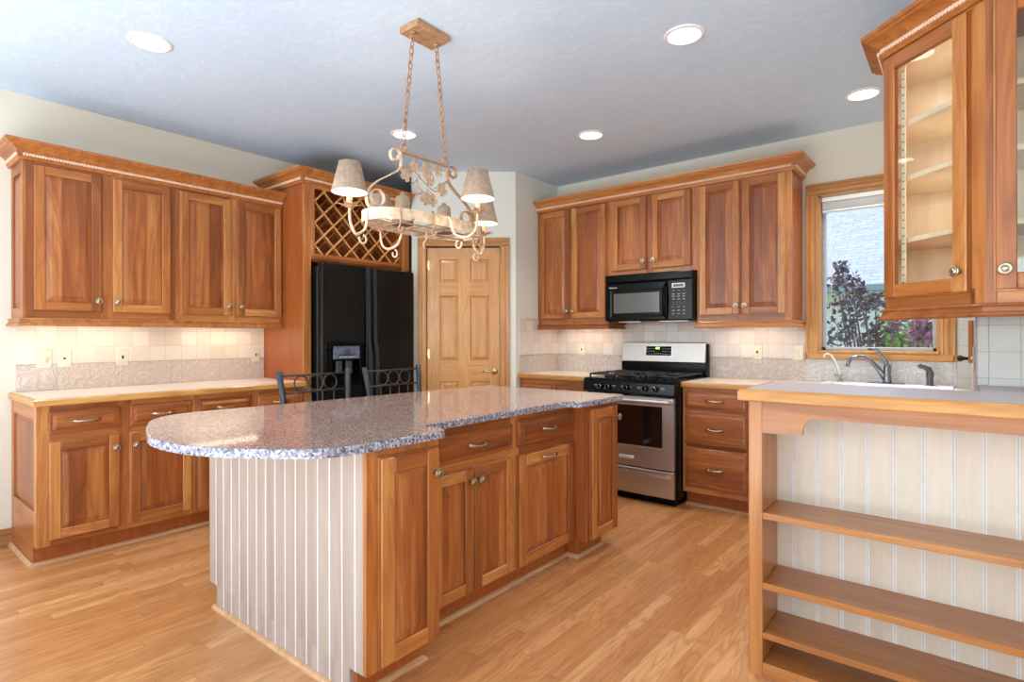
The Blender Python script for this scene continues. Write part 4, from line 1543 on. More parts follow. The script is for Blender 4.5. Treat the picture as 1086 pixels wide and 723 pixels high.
def slab(z0, z1, name, mat, shrink=0.0, par=gc, smat=None):
    mb = MB(); mb.prism(plan, z0, z1); return mb.build(name, mat, par)
slab(gz0, gz0 + .018, 'bottom', 'cherry_side')
slab(gz1 - .018, gz1, 'top', 'maple')
plan2 = [gl(A.x + .022, A.y + .045), gl(B.x - .03, B.y + .06), gl(XS - .03, YT), gl(XS - .03, YGB - .03), gl(A.x + .022, YGB - .03)]
for z in (2.13, 1.905, 1.65):
    mb = MB(); mb.prism(plan2, z - .019, z)
    mb.build('shelf', 'maple', gc)
mb = MB()
mb.prism([gl(A.x, A.y + .014), gl(A.x + .018, A.y + .014), gl(A.x + .018, YGB), gl(A.x, YGB)], gz0 + .018, gz1 - .018)
mb.build('side_panel', 'cherry_side', gc)
mb = MB(); mb.prism([gl(A.x + .018, YGB - .012), gl(XS - .012, YGB - .012), gl(XS - .012, YGB), gl(A.x + .018, YGB)], gz0 + .018, gz1 - .018)
mb.prism([gl(XS - .024, YT - .15), gl(XS - .012, YT - .15), gl(XS - .012, YGB - .012), gl(XS - .024, YGB - .012)], gz0 + .018, gz1 - .018)
mb.build('back_panel', 'maple', gc)
mb = MB(); mb.box(.058, .078, .020, .024, gz0 + .02, gz1 - .02, 0)
k = 1.43
while k < 2.36:
    mb.box(.064, .067, .018, .021, k, k + .004, 1).box(.070, .073, .018, .021, k, k + .004, 1)
    k += .032
mb.build('shelf_pin_strip', ['maple', 'dark_slot'], gc)
g2 = thing('glass_cabinet', 'straight glazed cherry wall cabinet at the right edge over the bar', 'cabinet', (B.x, YG, 0), 0)
gw2 = .86
mb = MB()
mb.box(.004, .034, 0, .018, gz0, gz1, 0, .001).box(.425, .455, 0, .018, gz0, gz1, 0, .001).box(gw2 - .03, gw2, 0, .018, gz0, gz1, 0, .001)
mb.box(.03, gw2 - .03, 0, .018, gz0, 1.416, 1, .001).box(.03, gw2 - .03, 0, .018, 2.39, gz1, 1, .001)
mb.build('face_frame', ['cherry_v', 'cherry_h'], g2)
door(g2, .024, .436, 1.400, 2.400, (.052, 1.472), stile=.060, glass=True)
door(g2, .444, .850, 1.400, 2.400, (.825, 1.472), stile=.060, glass=True)
dpt = YT - YG - .001
mb = MB(); mb.box(.004, gw2, .018, dpt, gz0, gz0 + .018).box(.004, gw2, .018, dpt, gz1 - .018, gz1).box(gw2 - .016, gw2, .018, dpt, gz0 + .018, gz1 - .018)
mb.build('carcass', 'cherry_side', g2)
mb = MB(); mb.box(.004, gw2 - .016, dpt - .01, dpt, gz0 + .018, gz1 - .018).box(.004, .016, .04, dpt - .01, gz0 + .018, gz1 - .018)
mb.build('back_panel', 'maple', g2)
for z in (2.13, 1.905, 1.65):
    mb = MB(); mb.box(.018, gw2 - .018, .05, dpt - .012, z - .019, z)
    mb.build('shelf', 'maple', g2)
gp = [(A.x, YGB), (A.x, A.y), (B.x, B.y), (B.x + gw2, YG)]
crown(gp, 2.410, 'cherry crown moulding with rope bead over the glazed cabinets')
light_rail(gp, 1.312, 1.360, 'cherry light rail under the glazed cabinets')

# ------------------------------------------------------------------ island
IY0 = 1.15
nb = thing('island_cabinet', 'tall narrow cherry door unit at the near end of the island', 'cabinet', (-1.56, IY0, 0), R(90))
mb = MB(); mb.box(.016, .33, .018, .60, .104, .864).box(.016, .31, .075, .60, 0, .104)
mb.build('carcass', 'cherry_side', nb)
mb = MB(); mb.box(.0, .33, 0, .018, .104, .864, 0, .001)
mb.build('face_frame', 'cherry_v', nb)
door(nb, .044, .322, .115, .836, (.292, .742), stile=.062)
XM = -1.715
m1 = thing('island_cabinet', 'island unit with one drawer over a pair of cherry doors', 'cabinet', (XM, IY0 + .33, 0), R(90))
wm = .655
mb = MB(); mb.box(0, wm, .018, .60, .104, .864).box(0, wm, .06, .60, 0, .104)
mb.build('carcass', 'cherry_side', m1)
face_frame(m1, wm, .104, .864, [(0, .13), (.62, wm)], [(.104, .14), (.66, .71), (.82, .864)])
drawer(m1, .10, .627, .705, .828)
door(m1, .10, .343, .115, .668, (.318, .612), stile=.052)
door(m1, .347, .627, .115, .668, (.372, .612), stile=.052)
m2 = thing('island_cabinet', 'island unit with one drawer over a pull out door', 'cabinet', (XM, IY0 + .33 + wm, 0), R(90))
w2 = .535
mb = MB(); mb.box(0, w2, .018, .60, .104, .864).box(0, w2, .06, .60, 0, .104)
mb.build('carcass', 'cherry_side', m2)
face_frame(m2, w2, .104, .864, [(0, .03), (.505, w2)], [(.104, .14), (.66, .71), (.82, .864)])
drawer(m2, .013, .508, .705, .838)
door(m2, .013, .508, .110, .664, pull=(.26, .628), stile=.062)
XF = -1.63
fy0 = IY0 + .33 + wm + w2
fb = thing('island_cabinet', 'narrow cherry door unit at the far end of the island', 'cabinet', (XF, fy0, 0), R(90))
wf = .345
mb = MB(); mb.box(0, wf, .018, .60, .104, .864).box(.02, wf - .06, .075, .60, 0, .104)
mb.build('carcass', 'cherry_side', fb)
mb = MB(); mb.box(0, wf, 0, .018, .104, .864, 0, .001)
mb.build('face_frame', 'cherry_v', fb)
door(fb, -.0 + .022, .318, .112, .842, (.292, .775), stile=.060)
IYE = fy0 + wf
# beadboard end
eb = thing('island_end_panel', 'whitewashed beadboard end of the island under the rounded granite', 'panel', (-2.757, IY0, 0), 0)
wE = 2.757 - 1.5785
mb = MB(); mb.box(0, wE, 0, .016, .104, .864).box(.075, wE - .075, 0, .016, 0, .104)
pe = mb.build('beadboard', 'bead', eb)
mb = MB()
for k in range(15):
    x = .068 + k * .0762
    if x < wE - .01:
        mb.box(x - .0035, x + .0035, -.0012, .001, .104 if (x < .08 or x > wE - .075) else .002, .864)
mb.build('bead_lines', 'groove', pe)
mb = MB(); mb.box(-.006, .0, .0, .016, .104, .864)
mb.build('edge_strip', 'cherry_v', eb)
ibk = thing('island_back_panel', 'plain cherry back of the island facing the stools', 'panel', (-2.757, IY0 + .016, 0))
mb = MB(); mb.box(0, .02, 0, IYE - IY0 - .016, .104, .864).box(.02, .455, IYE - IY0 - .04, IYE - IY0 - .018, .104, .864).box(.075, .09, 0.0, IYE - IY0 - .016, 0, .104)
mb.build('back_panel', 'cherry_side', ibk)
so = shoe([(-2.757 + .06, IY0 - .0), (-1.635, IY0 - .0)], 'shoe_moulding', '')
tag(so, 'pale shoe moulding under the island beadboard', 'moulding')
so = shoe([(-1.635, IY0), (-1.635, IY0 + .31), (XM - .06, IY0 + .31), (XM - .06, fy0 + .02), (XF - .075, fy0 + .02), (XF - .075, IYE - .06)], 'shoe_moulding', '')
tag(so, 'pale shoe moulding stepping along the island door side', 'moulding')
# granite
def arc(pts, n=6):
    """Catmull-Rom through pts"""
    out = []
    P = [Vector(p) for p in pts]
    for i in range(len(P) - 1):
        p0 = P[max(0, i - 1)]; p1 = P[i]; p2 = P[i + 1]; p3 = P[min(len(P) - 1, i + 2)]
        for k in range(n):
            t = k / n
            out.append(0.5 * ((2 * p1) + (-p0 + p2) * t + (2 * p0 - 5 * p1 + 4 * p2 - p3) * t * t + (-p0 + 3 * p1 - 3 * p2 + p3) * t ** 3))
    out.append(P[-1])
    return out
curve = arc([(-2.79, 1.45), (-2.822, 1.20), (-2.81, 1.02), (-2.72, .905), (-2.58, .835), (-2.40, .772), (-2.216, .730), (-2.016, .738), (-1.856, .788), (-1.712, .872), (-1.61, .950), (-1.555, 1.025), (-1.532, 1.12)])
gp_ = [(p.x, p.y) for p in curve] + [(-1.528, 1.47), (-1.536, 1.492), (-1.556, 1.502), (-1.665, 1.512), (-1.682, 1.53), (-1.682, 2.52), (-1.672, 2.545), (-1.62, 2.552), (-1.602, 2.57), (-1.602, 3.03), (-1.615, 3.06), (-1.64, 3.075), (-2.66, 3.06), (-2.70, 3.04)]
mb = MB()
mb.prism(gp_, .865, .895, 0, side_m=1)
bmesh.ops.recalc_face_normals(mb.bm, faces=mb.bm.faces)
es = [e for e in mb.bm.edges if abs(e.verts[0].co.z - .895) < 1e-4 and abs(e.verts[1].co.z - .895) < 1e-4]
r = bmesh.ops.bevel(mb.bm, geom=es, offset=.005, segments=2, profile=.5, affect='EDGES')
for f in r['faces']: f.material_index = 1
gt = mb.build('granite_countertop', ['granite', 'granite_edge'])
tag(gt, 'polished pink grey granite island top with a rounded end', 'countertop')

# ------------------------------------------------------------------ counter stools
st = thing('counter_stool', 'black metal counter stool with three ring backrest, behind the rounded end', 'stool', (-2.985, 1.965, 0), R(90), 'metal stools behind the island')
# local: front -y, back +y
mb = MB(); mb.box(-.19, .19, -.16, .19, .60, .64, 0, .018, 3, True)
mb.build('seat', 'seat', st)
mb = MB(); mb.tube([(-.18, -.15, .592), (.18, -.15, .592), (.19, .19, .595), (-.19, .19, .595)], .010, 8, closed=True)
mb.build('seat_frame', 'gunmetal', st)
for sx in (-1, 1):
    mb = MB(); mb.tube([(sx * .20, -.17, .0), (sx * .18, -.145, .60)], .0125, 10)
    mb.build('leg', 'gunmetal', st)
    mb = MB(); mb.tube([(sx * .215, .22, .0), (sx * .205, .17, .45), (sx * .21, .165, .62), (sx * .222, .175, .85), (sx * .240, .205, 1.036), (sx * .240, .205, 1.040)], [.0125, .0130, .014, .0165, .0185, .013], 12)
    mb.build('leg', 'gunmetal', st)
mb = MB()
mb.tube([(-.238, .20, 1.012), (.238, .20, 1.012)], .0062, 6).tube([(-.226, .184, .908), (.226, .184, .908)], .0062, 6)
for k in range(4):
    x = -.12 + k * .08
    mb.tube([(x, .184, .908), (x, .168, .66)], .004, 6)
mb.tube([(-.205, .166, .66), (.205, .166, .66)], .0048, 6)
for cxr in (-.1, 0, .1):
    mb.tube([(cxr + .047 * math.cos(a), .192 + .006 * math.sin(a), .960 + .047 * math.sin(a)) for a in [2 * PI * k / 28 for k in range(28)]], .0052, 6, closed=True)
mb.build('backrest', 'wire', st)
mb = MB(); mb.tube([(-.195, -.163, .22), (.195, -.163, .22)], .008, 8).tube([(-.195, -.163, .22), (-.21, .205, .22)], .008, 8).tube([(.195, -.163, .22), (.21, .205, .22)], .008, 8)
mb.build('footrest', 'gunmetal', st)
st2 = copy_tree(st)
st2.location = (-2.96, 2.56, 0)
st2['label'] = 'black metal counter stool with three ring backrest, in front of the refrigerator'

# ------------------------------------------------------------------ chandelier pot rack
CX, CY = -2.04, 1.851
ch = thing('chandelier', 'distressed cream iron pot rack chandelier with four shaded candles and grape leaves', 'chandelier', (CX, CY, 0))
# local x across, y along, z world
mb = MB(); mb.box(-.066, .066, -.105, .105, 2.696, 2.7295, 0, .004).lathe([(.012, 2.685), (.012, 2.697)], (0, -.075, 0), 'z', 12).lathe([(.012, 2.685), (.012, 2.697)], (0, .075, 0), 'z', 12)
mb.build('canopy', 'rust_iron', ch)
def chain(x0, y0, z0, x1, y1, z1, name='chain'):
    a = Vector((x0, y0, z0)); b = Vector((x1, y1, z1)); d = b - a
    L = d.length; n = int(L / .036); d.normalize()
    side = Vector((1, 0, 0)); side = (side - d * side.dot(d)).normalized(); s2 = d.cross(side)
    mb = MB()
    for i in range(n):
        c = a + d * (L * (i + .5) / n)
        sd = side if i % 2 else s2
        mb.tube([c + d * (.0245 * math.cos(t)) + sd * (.0095 * math.sin(t)) for t in [2 * PI * k / 12 for k in range(12)]], .0033, 5, closed=True)
    mb.build(name, 'rust_iron', ch)
chain(0, -.075, 2.69, 0, -.135, 2.15)
chain(0, .075, 2.69, 0, .135, 2.15)
mb = MB(); mb.band([(0, -.150, 2.108), (0, .150, 2.108)], .014, .008, (1, 0, 0))
for sg in (-1, 1):
    # loop holding the chain
    mb.band([(0, sg * .135 + .016 * math.cos(t), 2.128 + .018 * math.sin(t)) for t in [2 * PI * k / 14 for k in range(14)]], .012, .005, (1, 0, 0), closed=True)
mb.build('top_bar', 'rust_iron', ch)
for sg in (-1, 1):
    mb = MB()
    pts = []
    # curl beyond the top bar
    for k in range(13):
        a = PI * .1 + k * (1.75 * PI) / 12
        rr = .014 + .018 * k / 12
        pts.append((0, sg * (.185 - .0 + rr * math.cos(a + PI * .9) * -1), 2.085 + rr * math.sin(a + PI * .9)))
    base = [(0, sg * .152, 2.085), (0, sg * .150, 2.050), (0, sg * .165, 2.020), (0, sg * .215, 1.985), (0, sg * .280, 1.945), (0, sg * .325, 1.905), (0, sg * .343, 1.865), (0, sg * .335, 1.825), (0, sg * .31, 1.815)]
    top = [(0, sg * (.182 + .030 * math.cos(a)), 2.083 + .030 * math.sin(a)) for a in [PI * (1 - k / 10 * 1.35) for k in range(11)]]
    top = [(0, p[1], p[2]) for p in top]
    inner = [(0, sg * (.182 + .016 * math.cos(a)), 2.078 + .016 * math.sin(a)) for a in [-PI * .35 - k * PI / 6 for k in range(6)]]
    path = base[::-1] + top + inner
    sm = arc(path, 3)
    mb.band(sm, .018, .005, (1, 0, 0))
    # ring scroll above the hoop
    mb.band([(0, sg * (.285 + .036 * math.cos(a)), 1.868 + .036 * math.sin(a)) for a in [2 * PI * k / 20 for k in range(20)]], .018, .004, (1, 0, 0), closed=True)
    mb.build('scroll_bracket', 'cream_iron' if sg < 0 else 'rust_iron', ch)
# oval hoop
def oval(t, a=.335, b=.150, p=2.6):
    c, s = math.cos(t), math.sin(t)
    return (b * math.copysign(abs(s) ** (2 / p), s), a * math.copysign(abs(c) ** (2 / p), c))
mb = MB()
T = [2 * PI * k / 64 for k in range(64)]
mb.band([(*oval(t), 1.786) for t in T], .050, .004, (0, 0, 1), closed=True)
mb.build('hoop', 'cream_iron', ch)
mb = MB()
for yy in (-.2, -.07, .07, .2):
    mb.tube([(-.148, yy, 1.764), (.148, yy, 1.764)], .004, 6)
for xx in (-.06, .06):
    mb.tube([(xx, -.325, 1.764), (xx, .325, 1.764)], .004, 6)
mb.build('grid', 'rust_iron', ch)
for yy in (-.14, .125):
    mb = MB(); mb.lathe([(.052, 1.770), (.046, 1.80), (.036, 1.85), (.033, 1.885), (.034, 1.890), (.028, 1.900), (.012, 1.905), (.012, 1.915), (0, 1.922)], (0, yy, 0), 'z', 20)
    mb.build('downlight_can', 'shade', ch)
    mb = MB(); mb.lathe([(0, 1.772), (.045, 1.771), (.049, 1.768), (.049, 1.7675), (0, 1.7675)], (0, yy, 0), 'z', 20, cap=False)
    mb.build('downlight_lens', 'graphite', ch)
# four candle arms
def flower(mb, o, n=6, r=.054):
    for k in range(n):
        a = 2 * PI * k / n
        d = Vector((math.cos(a), math.sin(a), 0)); q = Vector((-d.y, d.x, 0)); o_ = Vector(o)
        vs = [o_ + d * .008 - q * .004, o_ + d * r * .55 - q * .012 + Vector((0, 0, .004)), o_ + d * r * 1.05 + Vector((0, 0, .010)), o_ + d * r * .55 + q * .012 + Vector((0, 0, .004)), o_ + d * .008 + q * .004]
        lo = [mb.bm.verts.new(v) for v in vs]; hi = [mb.bm.verts.new(v + Vector((0, 0, .0022))) for v in vs]
        fs = [mb.bm.faces.new(lo[::-1]), mb.bm.faces.new(hi)] + [mb.bm.faces.new((lo[i], lo[(i + 1) % 5], hi[(i + 1) % 5], hi[i])) for i in range(5)]
arms = [((0, -1), .335, .430), ((0, 1), .335, .428), ((1, 0), .150, .345), ((-1, 0), .150, .345)]
SHADE_ME = None
for (dx, dy), r0, r1 in arms:
    def pt(r, z): return (dx * r, dy * r, z)
    mid = (r0 + r1) / 2 + .01
    mb = MB()
    path = [pt(r0 - .03, 1.785), pt(r0 - .012, 1.803), pt(r0 + .004, 1.79), pt(r0 + .006, 1.755), pt(r0 + .018, 1.715), pt(mid, 1.690), pt(r1 - .018, 1.705), pt(r1 - .002, 1.745), pt(r1, 1.80)]
    if dx: path = [pt(r0 - .004, 1.79), pt(r0 + .012, 1.803), pt(r0 + .022, 1.785), pt(r0 + .035, 1.745), pt(r0 + .06, 1.715), pt(mid + .01, 1.700), pt(r1 - .03, 1.712), pt(r1 - .006, 1.745), pt(r1, 1.80)]
    mb.tube([tuple(p) for p in arc(path, 3)], .0062, 8)
    # tail curl
    cc = Vector(pt(mid - .03, 1.672))
    mb.tube([(cc.x + dx * .018 * math.cos(a), cc.y + dy * .018 * math.cos(a), cc.z + .018 * math.sin(a)) for a in [PI * .55 + k * PI * 1.6 / 12 for k in range(13)]], .005, 6)
    arm = mb.build('candle_arm', 'cream_iron', ch)
    mb = MB(); flower(mb, pt(r1, 1.803)); mb.lathe([(.006, 1.795), (.016, 1.800), (.018, 1.812), (.012, 1.812)], pt(r1, 0), 'z', 12)
    mb.build('leaf_cup', 'rust_iron', arm)
    mb = MB(); mb.lathe([(.0125, 1.808), (.0125, 1.875), (.010, 1.878)], pt(r1, 0), 'z', 14)
    mb.build('candle_sleeve', 'candle', arm)
    mb = MB(); mb.lathe([(.008, 1.878), (.014, 1.895), (.016, 1.912), (.010, 1.935), (0, 1.945)], pt(r1, 0), 'z', 14)
    mb.build('bulb', 'bulb', arm)
    mb = MB(); mb.lathe([(.076, 1.862), (.045, 1.990), (.0435, 1.990), (.0745, 1.862), (.076, 1.862)], pt(r1, 0), 'z', 32, cap=False)
    for f in mb.bm.faces:
        c = f.calc_center_median() - Vector(pt(r1, 0))
        c.z = 0
        f.material_index = 0
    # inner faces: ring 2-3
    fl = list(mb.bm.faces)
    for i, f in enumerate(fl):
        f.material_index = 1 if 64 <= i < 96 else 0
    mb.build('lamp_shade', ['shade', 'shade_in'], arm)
    light('candle_light', 'POINT', (CX + dx * r1, CY + dy * r1, 1.905), 7.0, (1.0, 0.84, 0.62), size=.02)
# pot hooks
for i, (t, rot) in enumerate(((.50, 0), (1.05, 0), (1.75, 0), (2.35, 0))):
    x, y = oval(t)
    mb = MB()
    pth = [(x - .008, y, 1.800), (x - .004, y, 1.818), (x + .006, y, 1.812), (x + .009, y, 1.785), (x + .012, y, 1.755), (x + .004, y, 1.735), (x - .006, y, 1.722), (x + .004, y, 1.708), (x + .020, y, 1.712), (x + .024, y, 1.726)]
    mb.tube([tuple(p) for p in arc(pth, 3)], .0042, 7)
    mb.build('pot_hook', 'rust_iron', ch)
mb = MB(); mb.tube([(-.02, .02, 1.764), (-.02, .03, 1.74), (-.02, .022, 1.72), (-.02, .008, 1.705), (-.02, .006, 1.69), (-.02, .02, 1.682)], .004, 7)
mb.build('pot_hook', 'cream_iron', ch)
# grape vine ornament on the long axis plane
def LP(px_, py_):
    """point of the ornament plane (x = 0 local) from its outline drawing"""
    u = (px_ - 543) / 594.5
    xd, yd_ = u * c39 - s39, u * s39 + c39
    s = CX / xd
    return (0, yd_ * s - CY, 1.2465 + (356.9 - py_) / 594.5 * s)
mb = MB()
for pts in ([(424, 177), (432, 177), (440, 182), (448, 190), (456, 199), (463, 203), (470, 197)], [(437, 176), (452, 177), (459, 185), (461, 195)], [(461, 200), (466, 197), (474, 192), (470, 198)], [(443, 190), (444, 198), (449, 204)],
            [(436, 196), (441, 192), (445, 185)], [(453, 199), (458, 206), (460, 212)], [(448, 203), (444, 206), (441, 204)]):
    q = [LP(*p) for p in pts]
    q = [(p[0] + random.uniform(-.006, .006), p[1], p[2]) for p in q]
    mb.tube([tuple(v) for v in arc(q, 3)], .0024, 6)
mb.tube([LP(424, 177), (0, LP(424, 177)[1] - .02, LP(424, 177)[2] + .005)], .0024, 6)
mb.tube([LP(452, 178), (0, LP(452, 178)[1], 2.105)], .0024, 6)
vine = mb.build('vine', 'rust_iron', ch)
for i, (lx_, ly_, sz, ro) in enumerate(((432, 184, .034, .3), (439, 176, .026, 1.2), (451, 181, .034, 2.2), (466, 181, .028, -.3), (469, 201, .032, .6), (450, 210, .033, 3.0), (460, 212, .030, 2.9), (456, 192, .022, .0))):
    c = LP(lx_, ly_)
    mb = MB()
    pts = []
    for k in range(20):
        a = 2 * PI * k / 20
        rr = sz * (0.62 + 0.38 * abs(math.cos(2.5 * a))) * (1.0 if k % 2 else .86)
        pts.append((c[1] + 1.25 * rr * math.sin(a + ro), c[2] + 1.25 * rr * math.cos(a + ro)))
    mb.prism(pts, -.0015 + (i % 3 - 1) * .008, .0015 + (i % 3 - 1) * .008, axis='x')
    mb.build('leaf', 'leaf_iron', ch)

# ------------------------------------------------------------------ recessed lights
def can(loc, label):
    r = thing('recessed_light', label, 'ceiling light', loc, 0, 'recessed ceiling lights')
    mb = MB(); mb.lathe([(.098, -.001), (.096, -.006), (.080, -.010), (.078, -.004), (.078, -.0005)], axis='z', n=36, cap=False)
    mb.build('trim_ring', 'can_trim', r)
    mb = MB(); mb.lathe([(0, -.003), (.045, -.0045), (.077, -.003), (.077, -.001), (0, -.001)], axis='z', n=36, cap=False)
    mb.build('lamp', 'can_lamp', r)
    return r
cans = [((-3.185, 1.048), 'round recessed ceiling light at upper left, above the left wall cabinets'),
        ((-3.194, 2.694), 'round recessed ceiling light seen beside the chandelier chain'),
        ((-2.142, 3.571), 'round recessed ceiling light nearest the range wall, above the microwave side'),
        ((-1.075, 2.677), 'round recessed ceiling light in the middle of the ceiling, right of the chandelier canopy'),
        ((-0.487, 4.023), 'round recessed ceiling light in front of the window, beside the glazed cabinet')]
c0 = can((cans[0][0][0], cans[0][0][1], ZC), cans[0][1])
for (x, y), lab in cans[1:]:
    c = copy_tree(c0)
    c.location = (x, y, ZC)
    c['label'] = lab
for (x, y), lab in cans:
    light('can_light', 'SPOT', (x, y, ZC - .02), 46, (1.0, 0.95, 0.88), (0, 0, 0), .06, spot=R(125), blend=.8)

# small warm lamps added inside the angled glazed cabinet to brighten its interior
light('cabinet_fill_light', 'AREA', (-0.09, 2.86, 2.385), 0.8, (1.0, 0.93, 0.84), (0, 0, 0), .12, .08)
light('cabinet_fill_light', 'AREA', (-0.09, 2.86, 1.88), 0.7, (1.0, 0.93, 0.84), (0, 0, 0), .12, .08)
light('cabinet_fill_light', 'AREA', (-0.09, 2.86, 1.625), 0.6, (1.0, 0.93, 0.84), (0, 0, 0), .12, .08)
light('cabinet_fill_light', 'AREA', (-0.09, 2.86, 2.105), 0.6, (1.0, 0.93, 0.84), (0, 0, 0), .12, .08)

# under cabinet lights
light('under_cabinet_light', 'AREA', (-4.33, 1.10, 1.335), 1.1, (1.0, 0.84, 0.62), (0, 0, 0), .10, .60)
light('under_cabinet_light', 'AREA', (-4.33, 1.92, 1.335), 1.0, (1.0, 0.82, 0.62), (0, 0, 0), .10, .50)
light('under_cabinet_light', 'AREA', (-2.78, 4.45, 1.335), 1.1, (1.0, 0.80, 0.60), (0, 0, 0), .45, .10)
light('under_cabinet_light', 'AREA', (-1.28, 4.45, 1.335), 0.9, (1.0, 0.80, 0.60), (0, 0, 0), .40, .10)

# ------------------------------------------------------------------ outlets and switches
def plate(loc, rz, w, h, kind, name, label, cat):
    r = thing(name, label, cat, loc, rz)
    mb = MB(); mb.box(-w / 2, w / 2, -.006, 0, -h / 2, h / 2, 0, .003)
    mb.build('cover_plate', 'ivory', r)
    if kind == 'outlet':
        mb = MB()
        for s in (-1, 1):
            mb.box(-.014, .014, -.008, -.005, s * .02 - .012, s * .02 + .012, 0, .003)
            mb.box(-.007, -.0045, -.0085, -.007, s * .02 - .004, s * .02 + .006, 1).box(.0045, .007, -.0085, -.007, s * .02 - .004, s * .02 + .006, 1)
        mb.build('socket', ['ivory', 'dark_slot'], r)
    elif kind == 'dimmer':
        mb = MB(); mb.lathe([(.017, -.005), (.016, -.020), (0, -.021)], (0, 0, -.004), 'y', 20)
        mb.build('dimmer_knob', 'ivory', r)
    elif kind == 'jack':
        mb = MB(); mb.box(-.006, .006, -.0075, -.005, -.006, .006)
        mb.build('jack', 'dark_slot', r)
    elif kind == 'switch':
        mb = MB(); mb.box(-.005, .005, -.014, -.005, -.002, .012, 0, .002)
        mb.build('toggle', 'ivory', r)
    elif kind == 'gfci':
        mb = MB(); mb.box(-.017, .017, -.008, -.005, -.034, .034, 0, .002).box(-.006, .006, -.0095, -.0075, -.010, .010, 1)
        mb.build('socket', ['ivory', 'dark_slot'], r)
    return r
xl = XL + .0085 + .008
plate((XL + .0095, 0.882, 1.113), R(90), .072, .115, 'dimmer', 'dimmer_switch', 'ivory dimmer plate with round knob, nearest end of the left backsplash', 'switch')
plate((XL + .0095, 0.982, 1.113), R(90), .070, .112, 'jack', 'phone_jack', 'ivory phone jack plate beside the dimmer on the left backsplash', 'wall plate')
plate((XL + .0095, 1.299, 1.112), R(90), .070, .112, 'gfci', 'wall_outlet', 'ivory outlet in the middle of the left backsplash', 'outlet')
plate((XL + .0095, 2.222, 1.104), R(90), .070, .112, 'gfci', 'wall_outlet', 'ivory outlet on the left backsplash beside the fridge surround', 'outlet')
yr = YB - .0095
plate((-2.862, yr, 1.124), 0, .070, .112, 'gfci', 'wall_outlet', 'ivory outlet on the backsplash left of the range', 'outlet')
plate((-1.263, yr, 1.124), 0, .070, .112, 'gfci', 'wall_outlet', 'ivory outlet on the backsplash right of the range', 'outlet')
plate((-0.972, yr, 1.126), 0, .072, .115, 'switch', 'light_switch', 'ivory light switch plate beside the window casing', 'switch')
plate((XS - .0095, 3.35, 1.14), R(-90), .075, .12, 'switch', 'light_switch', 'ivory switch plate on the side wall right of the sink', 'switch')
# wooden paper towel holder post on the side wall
pt_ = thing('paper_towel_holder', 'dark wooden roll holder on the side wall right of the sink', 'holder', (XS - .0085, 3.9, 0))
mb = MB(); mb.box(-.022, 0, -.02, .02, 1.10, 1.33, 0, .004)
mb.build('bracket', 'cherry_v', pt_)
mb = MB(); mb.lathe([(0, -.07), (.014, -.066), (.018, -.055), (.010, -.04), (.008, -.02)], (0, 0, 1.125), 'x', 14)
mb.build('knob', 'darkbrass', pt_)

# ------------------------------------------------------------------ outdoors
gr = MB(); gr.box(-14, 14, YB + .3, 22, -1.1, -0.9)
struct(gr.build('ground', 'lawn'), 'lawn outside the kitchen window', 'ground')
nh = thing('neighbour_house', 'neighbouring house with sunlit pale shingle roof seen through the window', 'house', (0, 9.2, 0))
mb = MB(); mb.box(-7, 8, .5, .8, -.9, 1.95)
for k in range(24):
    z = -.8 + k * .115
    mb.prism([(.5, z), (.475, z), (.5, z + .11)], -7, 8, axis='x')
mb.build('siding_wall', 'siding', nh)
# roof slab: local plane with shingle coordinates
mb = MB(); mb.box(-8, 9, 0, 7, -.06, 0)
rf = mb.build('roof', 'shingle', nh)
rf.location = (0, 0, 1.98); rf.rotation_euler = (R(38), 0, 0)
mb = MB(); mb.box(-8, 9, -.10, .02, 1.86, 1.98, 0, .02)
mb.build('gutter', 'gutter', nh)

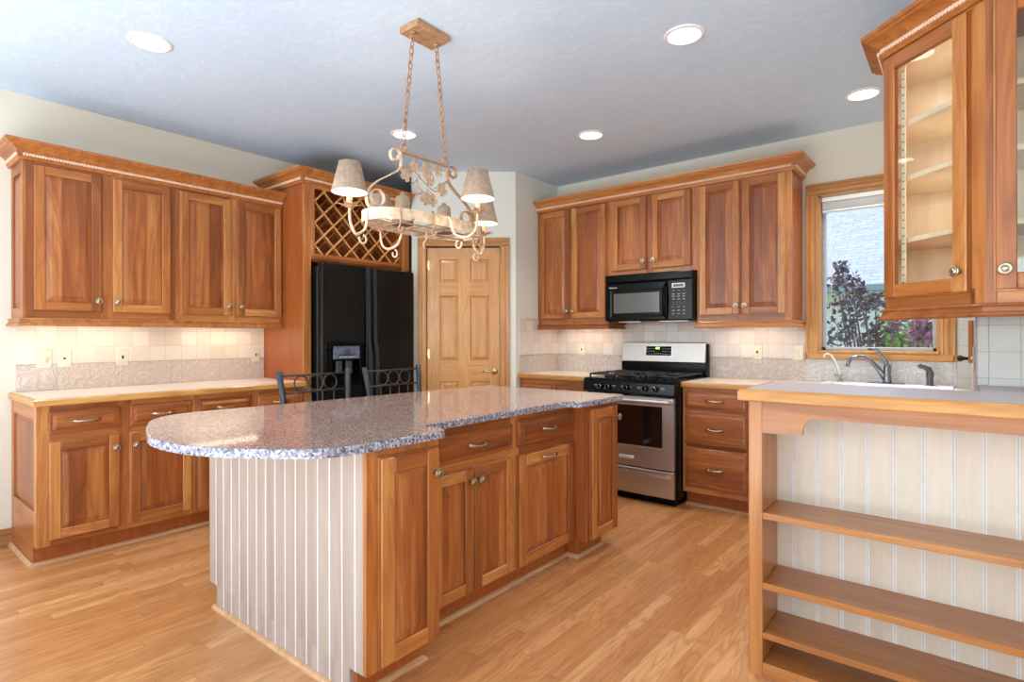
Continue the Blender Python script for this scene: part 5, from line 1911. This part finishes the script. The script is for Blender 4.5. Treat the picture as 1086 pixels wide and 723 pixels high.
def foliage(name, label, cat, base, blobs, mats, n, leaf, seed, trunk):
    rnd = random.Random(seed)
    r = thing(name, label, cat, base)
    mb = MB()
    for _ in range(n):
        bx, by, bz, br = rnd.choice(blobs)
        while True:
            v = Vector((rnd.uniform(-1, 1), rnd.uniform(-1, 1), rnd.uniform(-1, 1)))
            if v.length < 1: break
        c = Vector((bx, by, bz)) + v * br
        d = Vector((rnd.uniform(-1, 1), rnd.uniform(-1, 1), rnd.uniform(-.6, 1))).normalized()
        q = d.cross(Vector((rnd.uniform(-1, 1), rnd.uniform(-1, 1), rnd.uniform(-1, 1)))).normalized()
        L = leaf * rnd.uniform(.7, 1.3); Wd = L * .28
        up = d.cross(q) * (L * .08)
        vs = [mb.bm.verts.new(p) for p in (c, c + d * L * .5 + q * Wd + up, c + d * L, c + d * L * .5 - q * Wd + up)]
        f = mb.bm.faces.new(vs); f.material_index = rnd.randrange(len(mats)) if rnd.random() < .25 else 0
    mb.build('foliage', mats, r)
    mb = MB()
    for b in blobs:
        p0 = Vector((trunk[0], trunk[1], -.0)); p1 = Vector(b[:3])
        m_ = p0.lerp(p1, .55) + Vector((rnd.uniform(-.08, .08), rnd.uniform(-.08, .08), .1))
        mb.tube([p0, m_, p1, p1 + Vector((rnd.uniform(-.1, .1), 0, b[3] * .6))], [.02, .011, .006, .003], 6)
    mb.build('branches', 'bark', r)
    return r

def W_(px_, py_, Y):
    u = (px_ - 543) / 594.5
    s = Y / (u * s39 + c39)
    return Vector(((u * c39 - s39) * s, Y, 1.2465 + (356.9 - py_) / 594.5 * s))
bz = Vector((-0.55, 6.1, -.95))
bl_ = []
for (x, y, rr) in ((893, 285, .06), (888, 300, .08), (903, 300, .10), (912, 312, .08), (893, 325, .12), (905, 335, .12), (918, 325, .08), (890, 350, .12), (910, 358, .13), (928, 318, .06), (930, 350, .10), (942, 325, .07), (925, 365, .10), (886, 372, .14)):
    p = W_(x, y, 6.1 + random.uniform(-.15, .15)) - bz
    bl_.append((p.x, p.y, p.z, rr))
foliage('plum_tree', 'dark purple leaved plum tree outside the window', 'tree', bz, bl_, ['plum', 'plum2'], 800, .06, 3, (.1, 0))
bz2 = Vector((-0.2, 6.6, -.95)); bl2 = []
for (x, y, rr) in ((948, 355, .12), (955, 362, .14), (965, 362, .15), (978, 360, .15), (990, 350, .12), (960, 378, .2), (985, 375, .2)):
    p = W_(x, y, 6.6) - bz2
    bl2.append((p.x, p.y, p.z, rr))
foliage('garden_shrub', 'bright green shrub low in the right half of the window', 'shrub', bz2, bl2, ['green', 'plum2'], 900, .08, 5, (0, 0))
bz3 = Vector((0.0, 6.2, -.95)); bl3 = []
for (x, y, rr) in ((948, 342, .07), (976, 345, .10), (985, 355, .08), (972, 358, .07)):
    p = W_(x, y, 6.2) - bz3
    bl3.append((p.x, p.y, p.z, rr))
foliage('flowering_shrub', 'rosy leaved branches in front of the green shrub outside', 'shrub', bz3, bl3, ['plum2', 'plum'], 260, .07, 9, (-.1, 0))
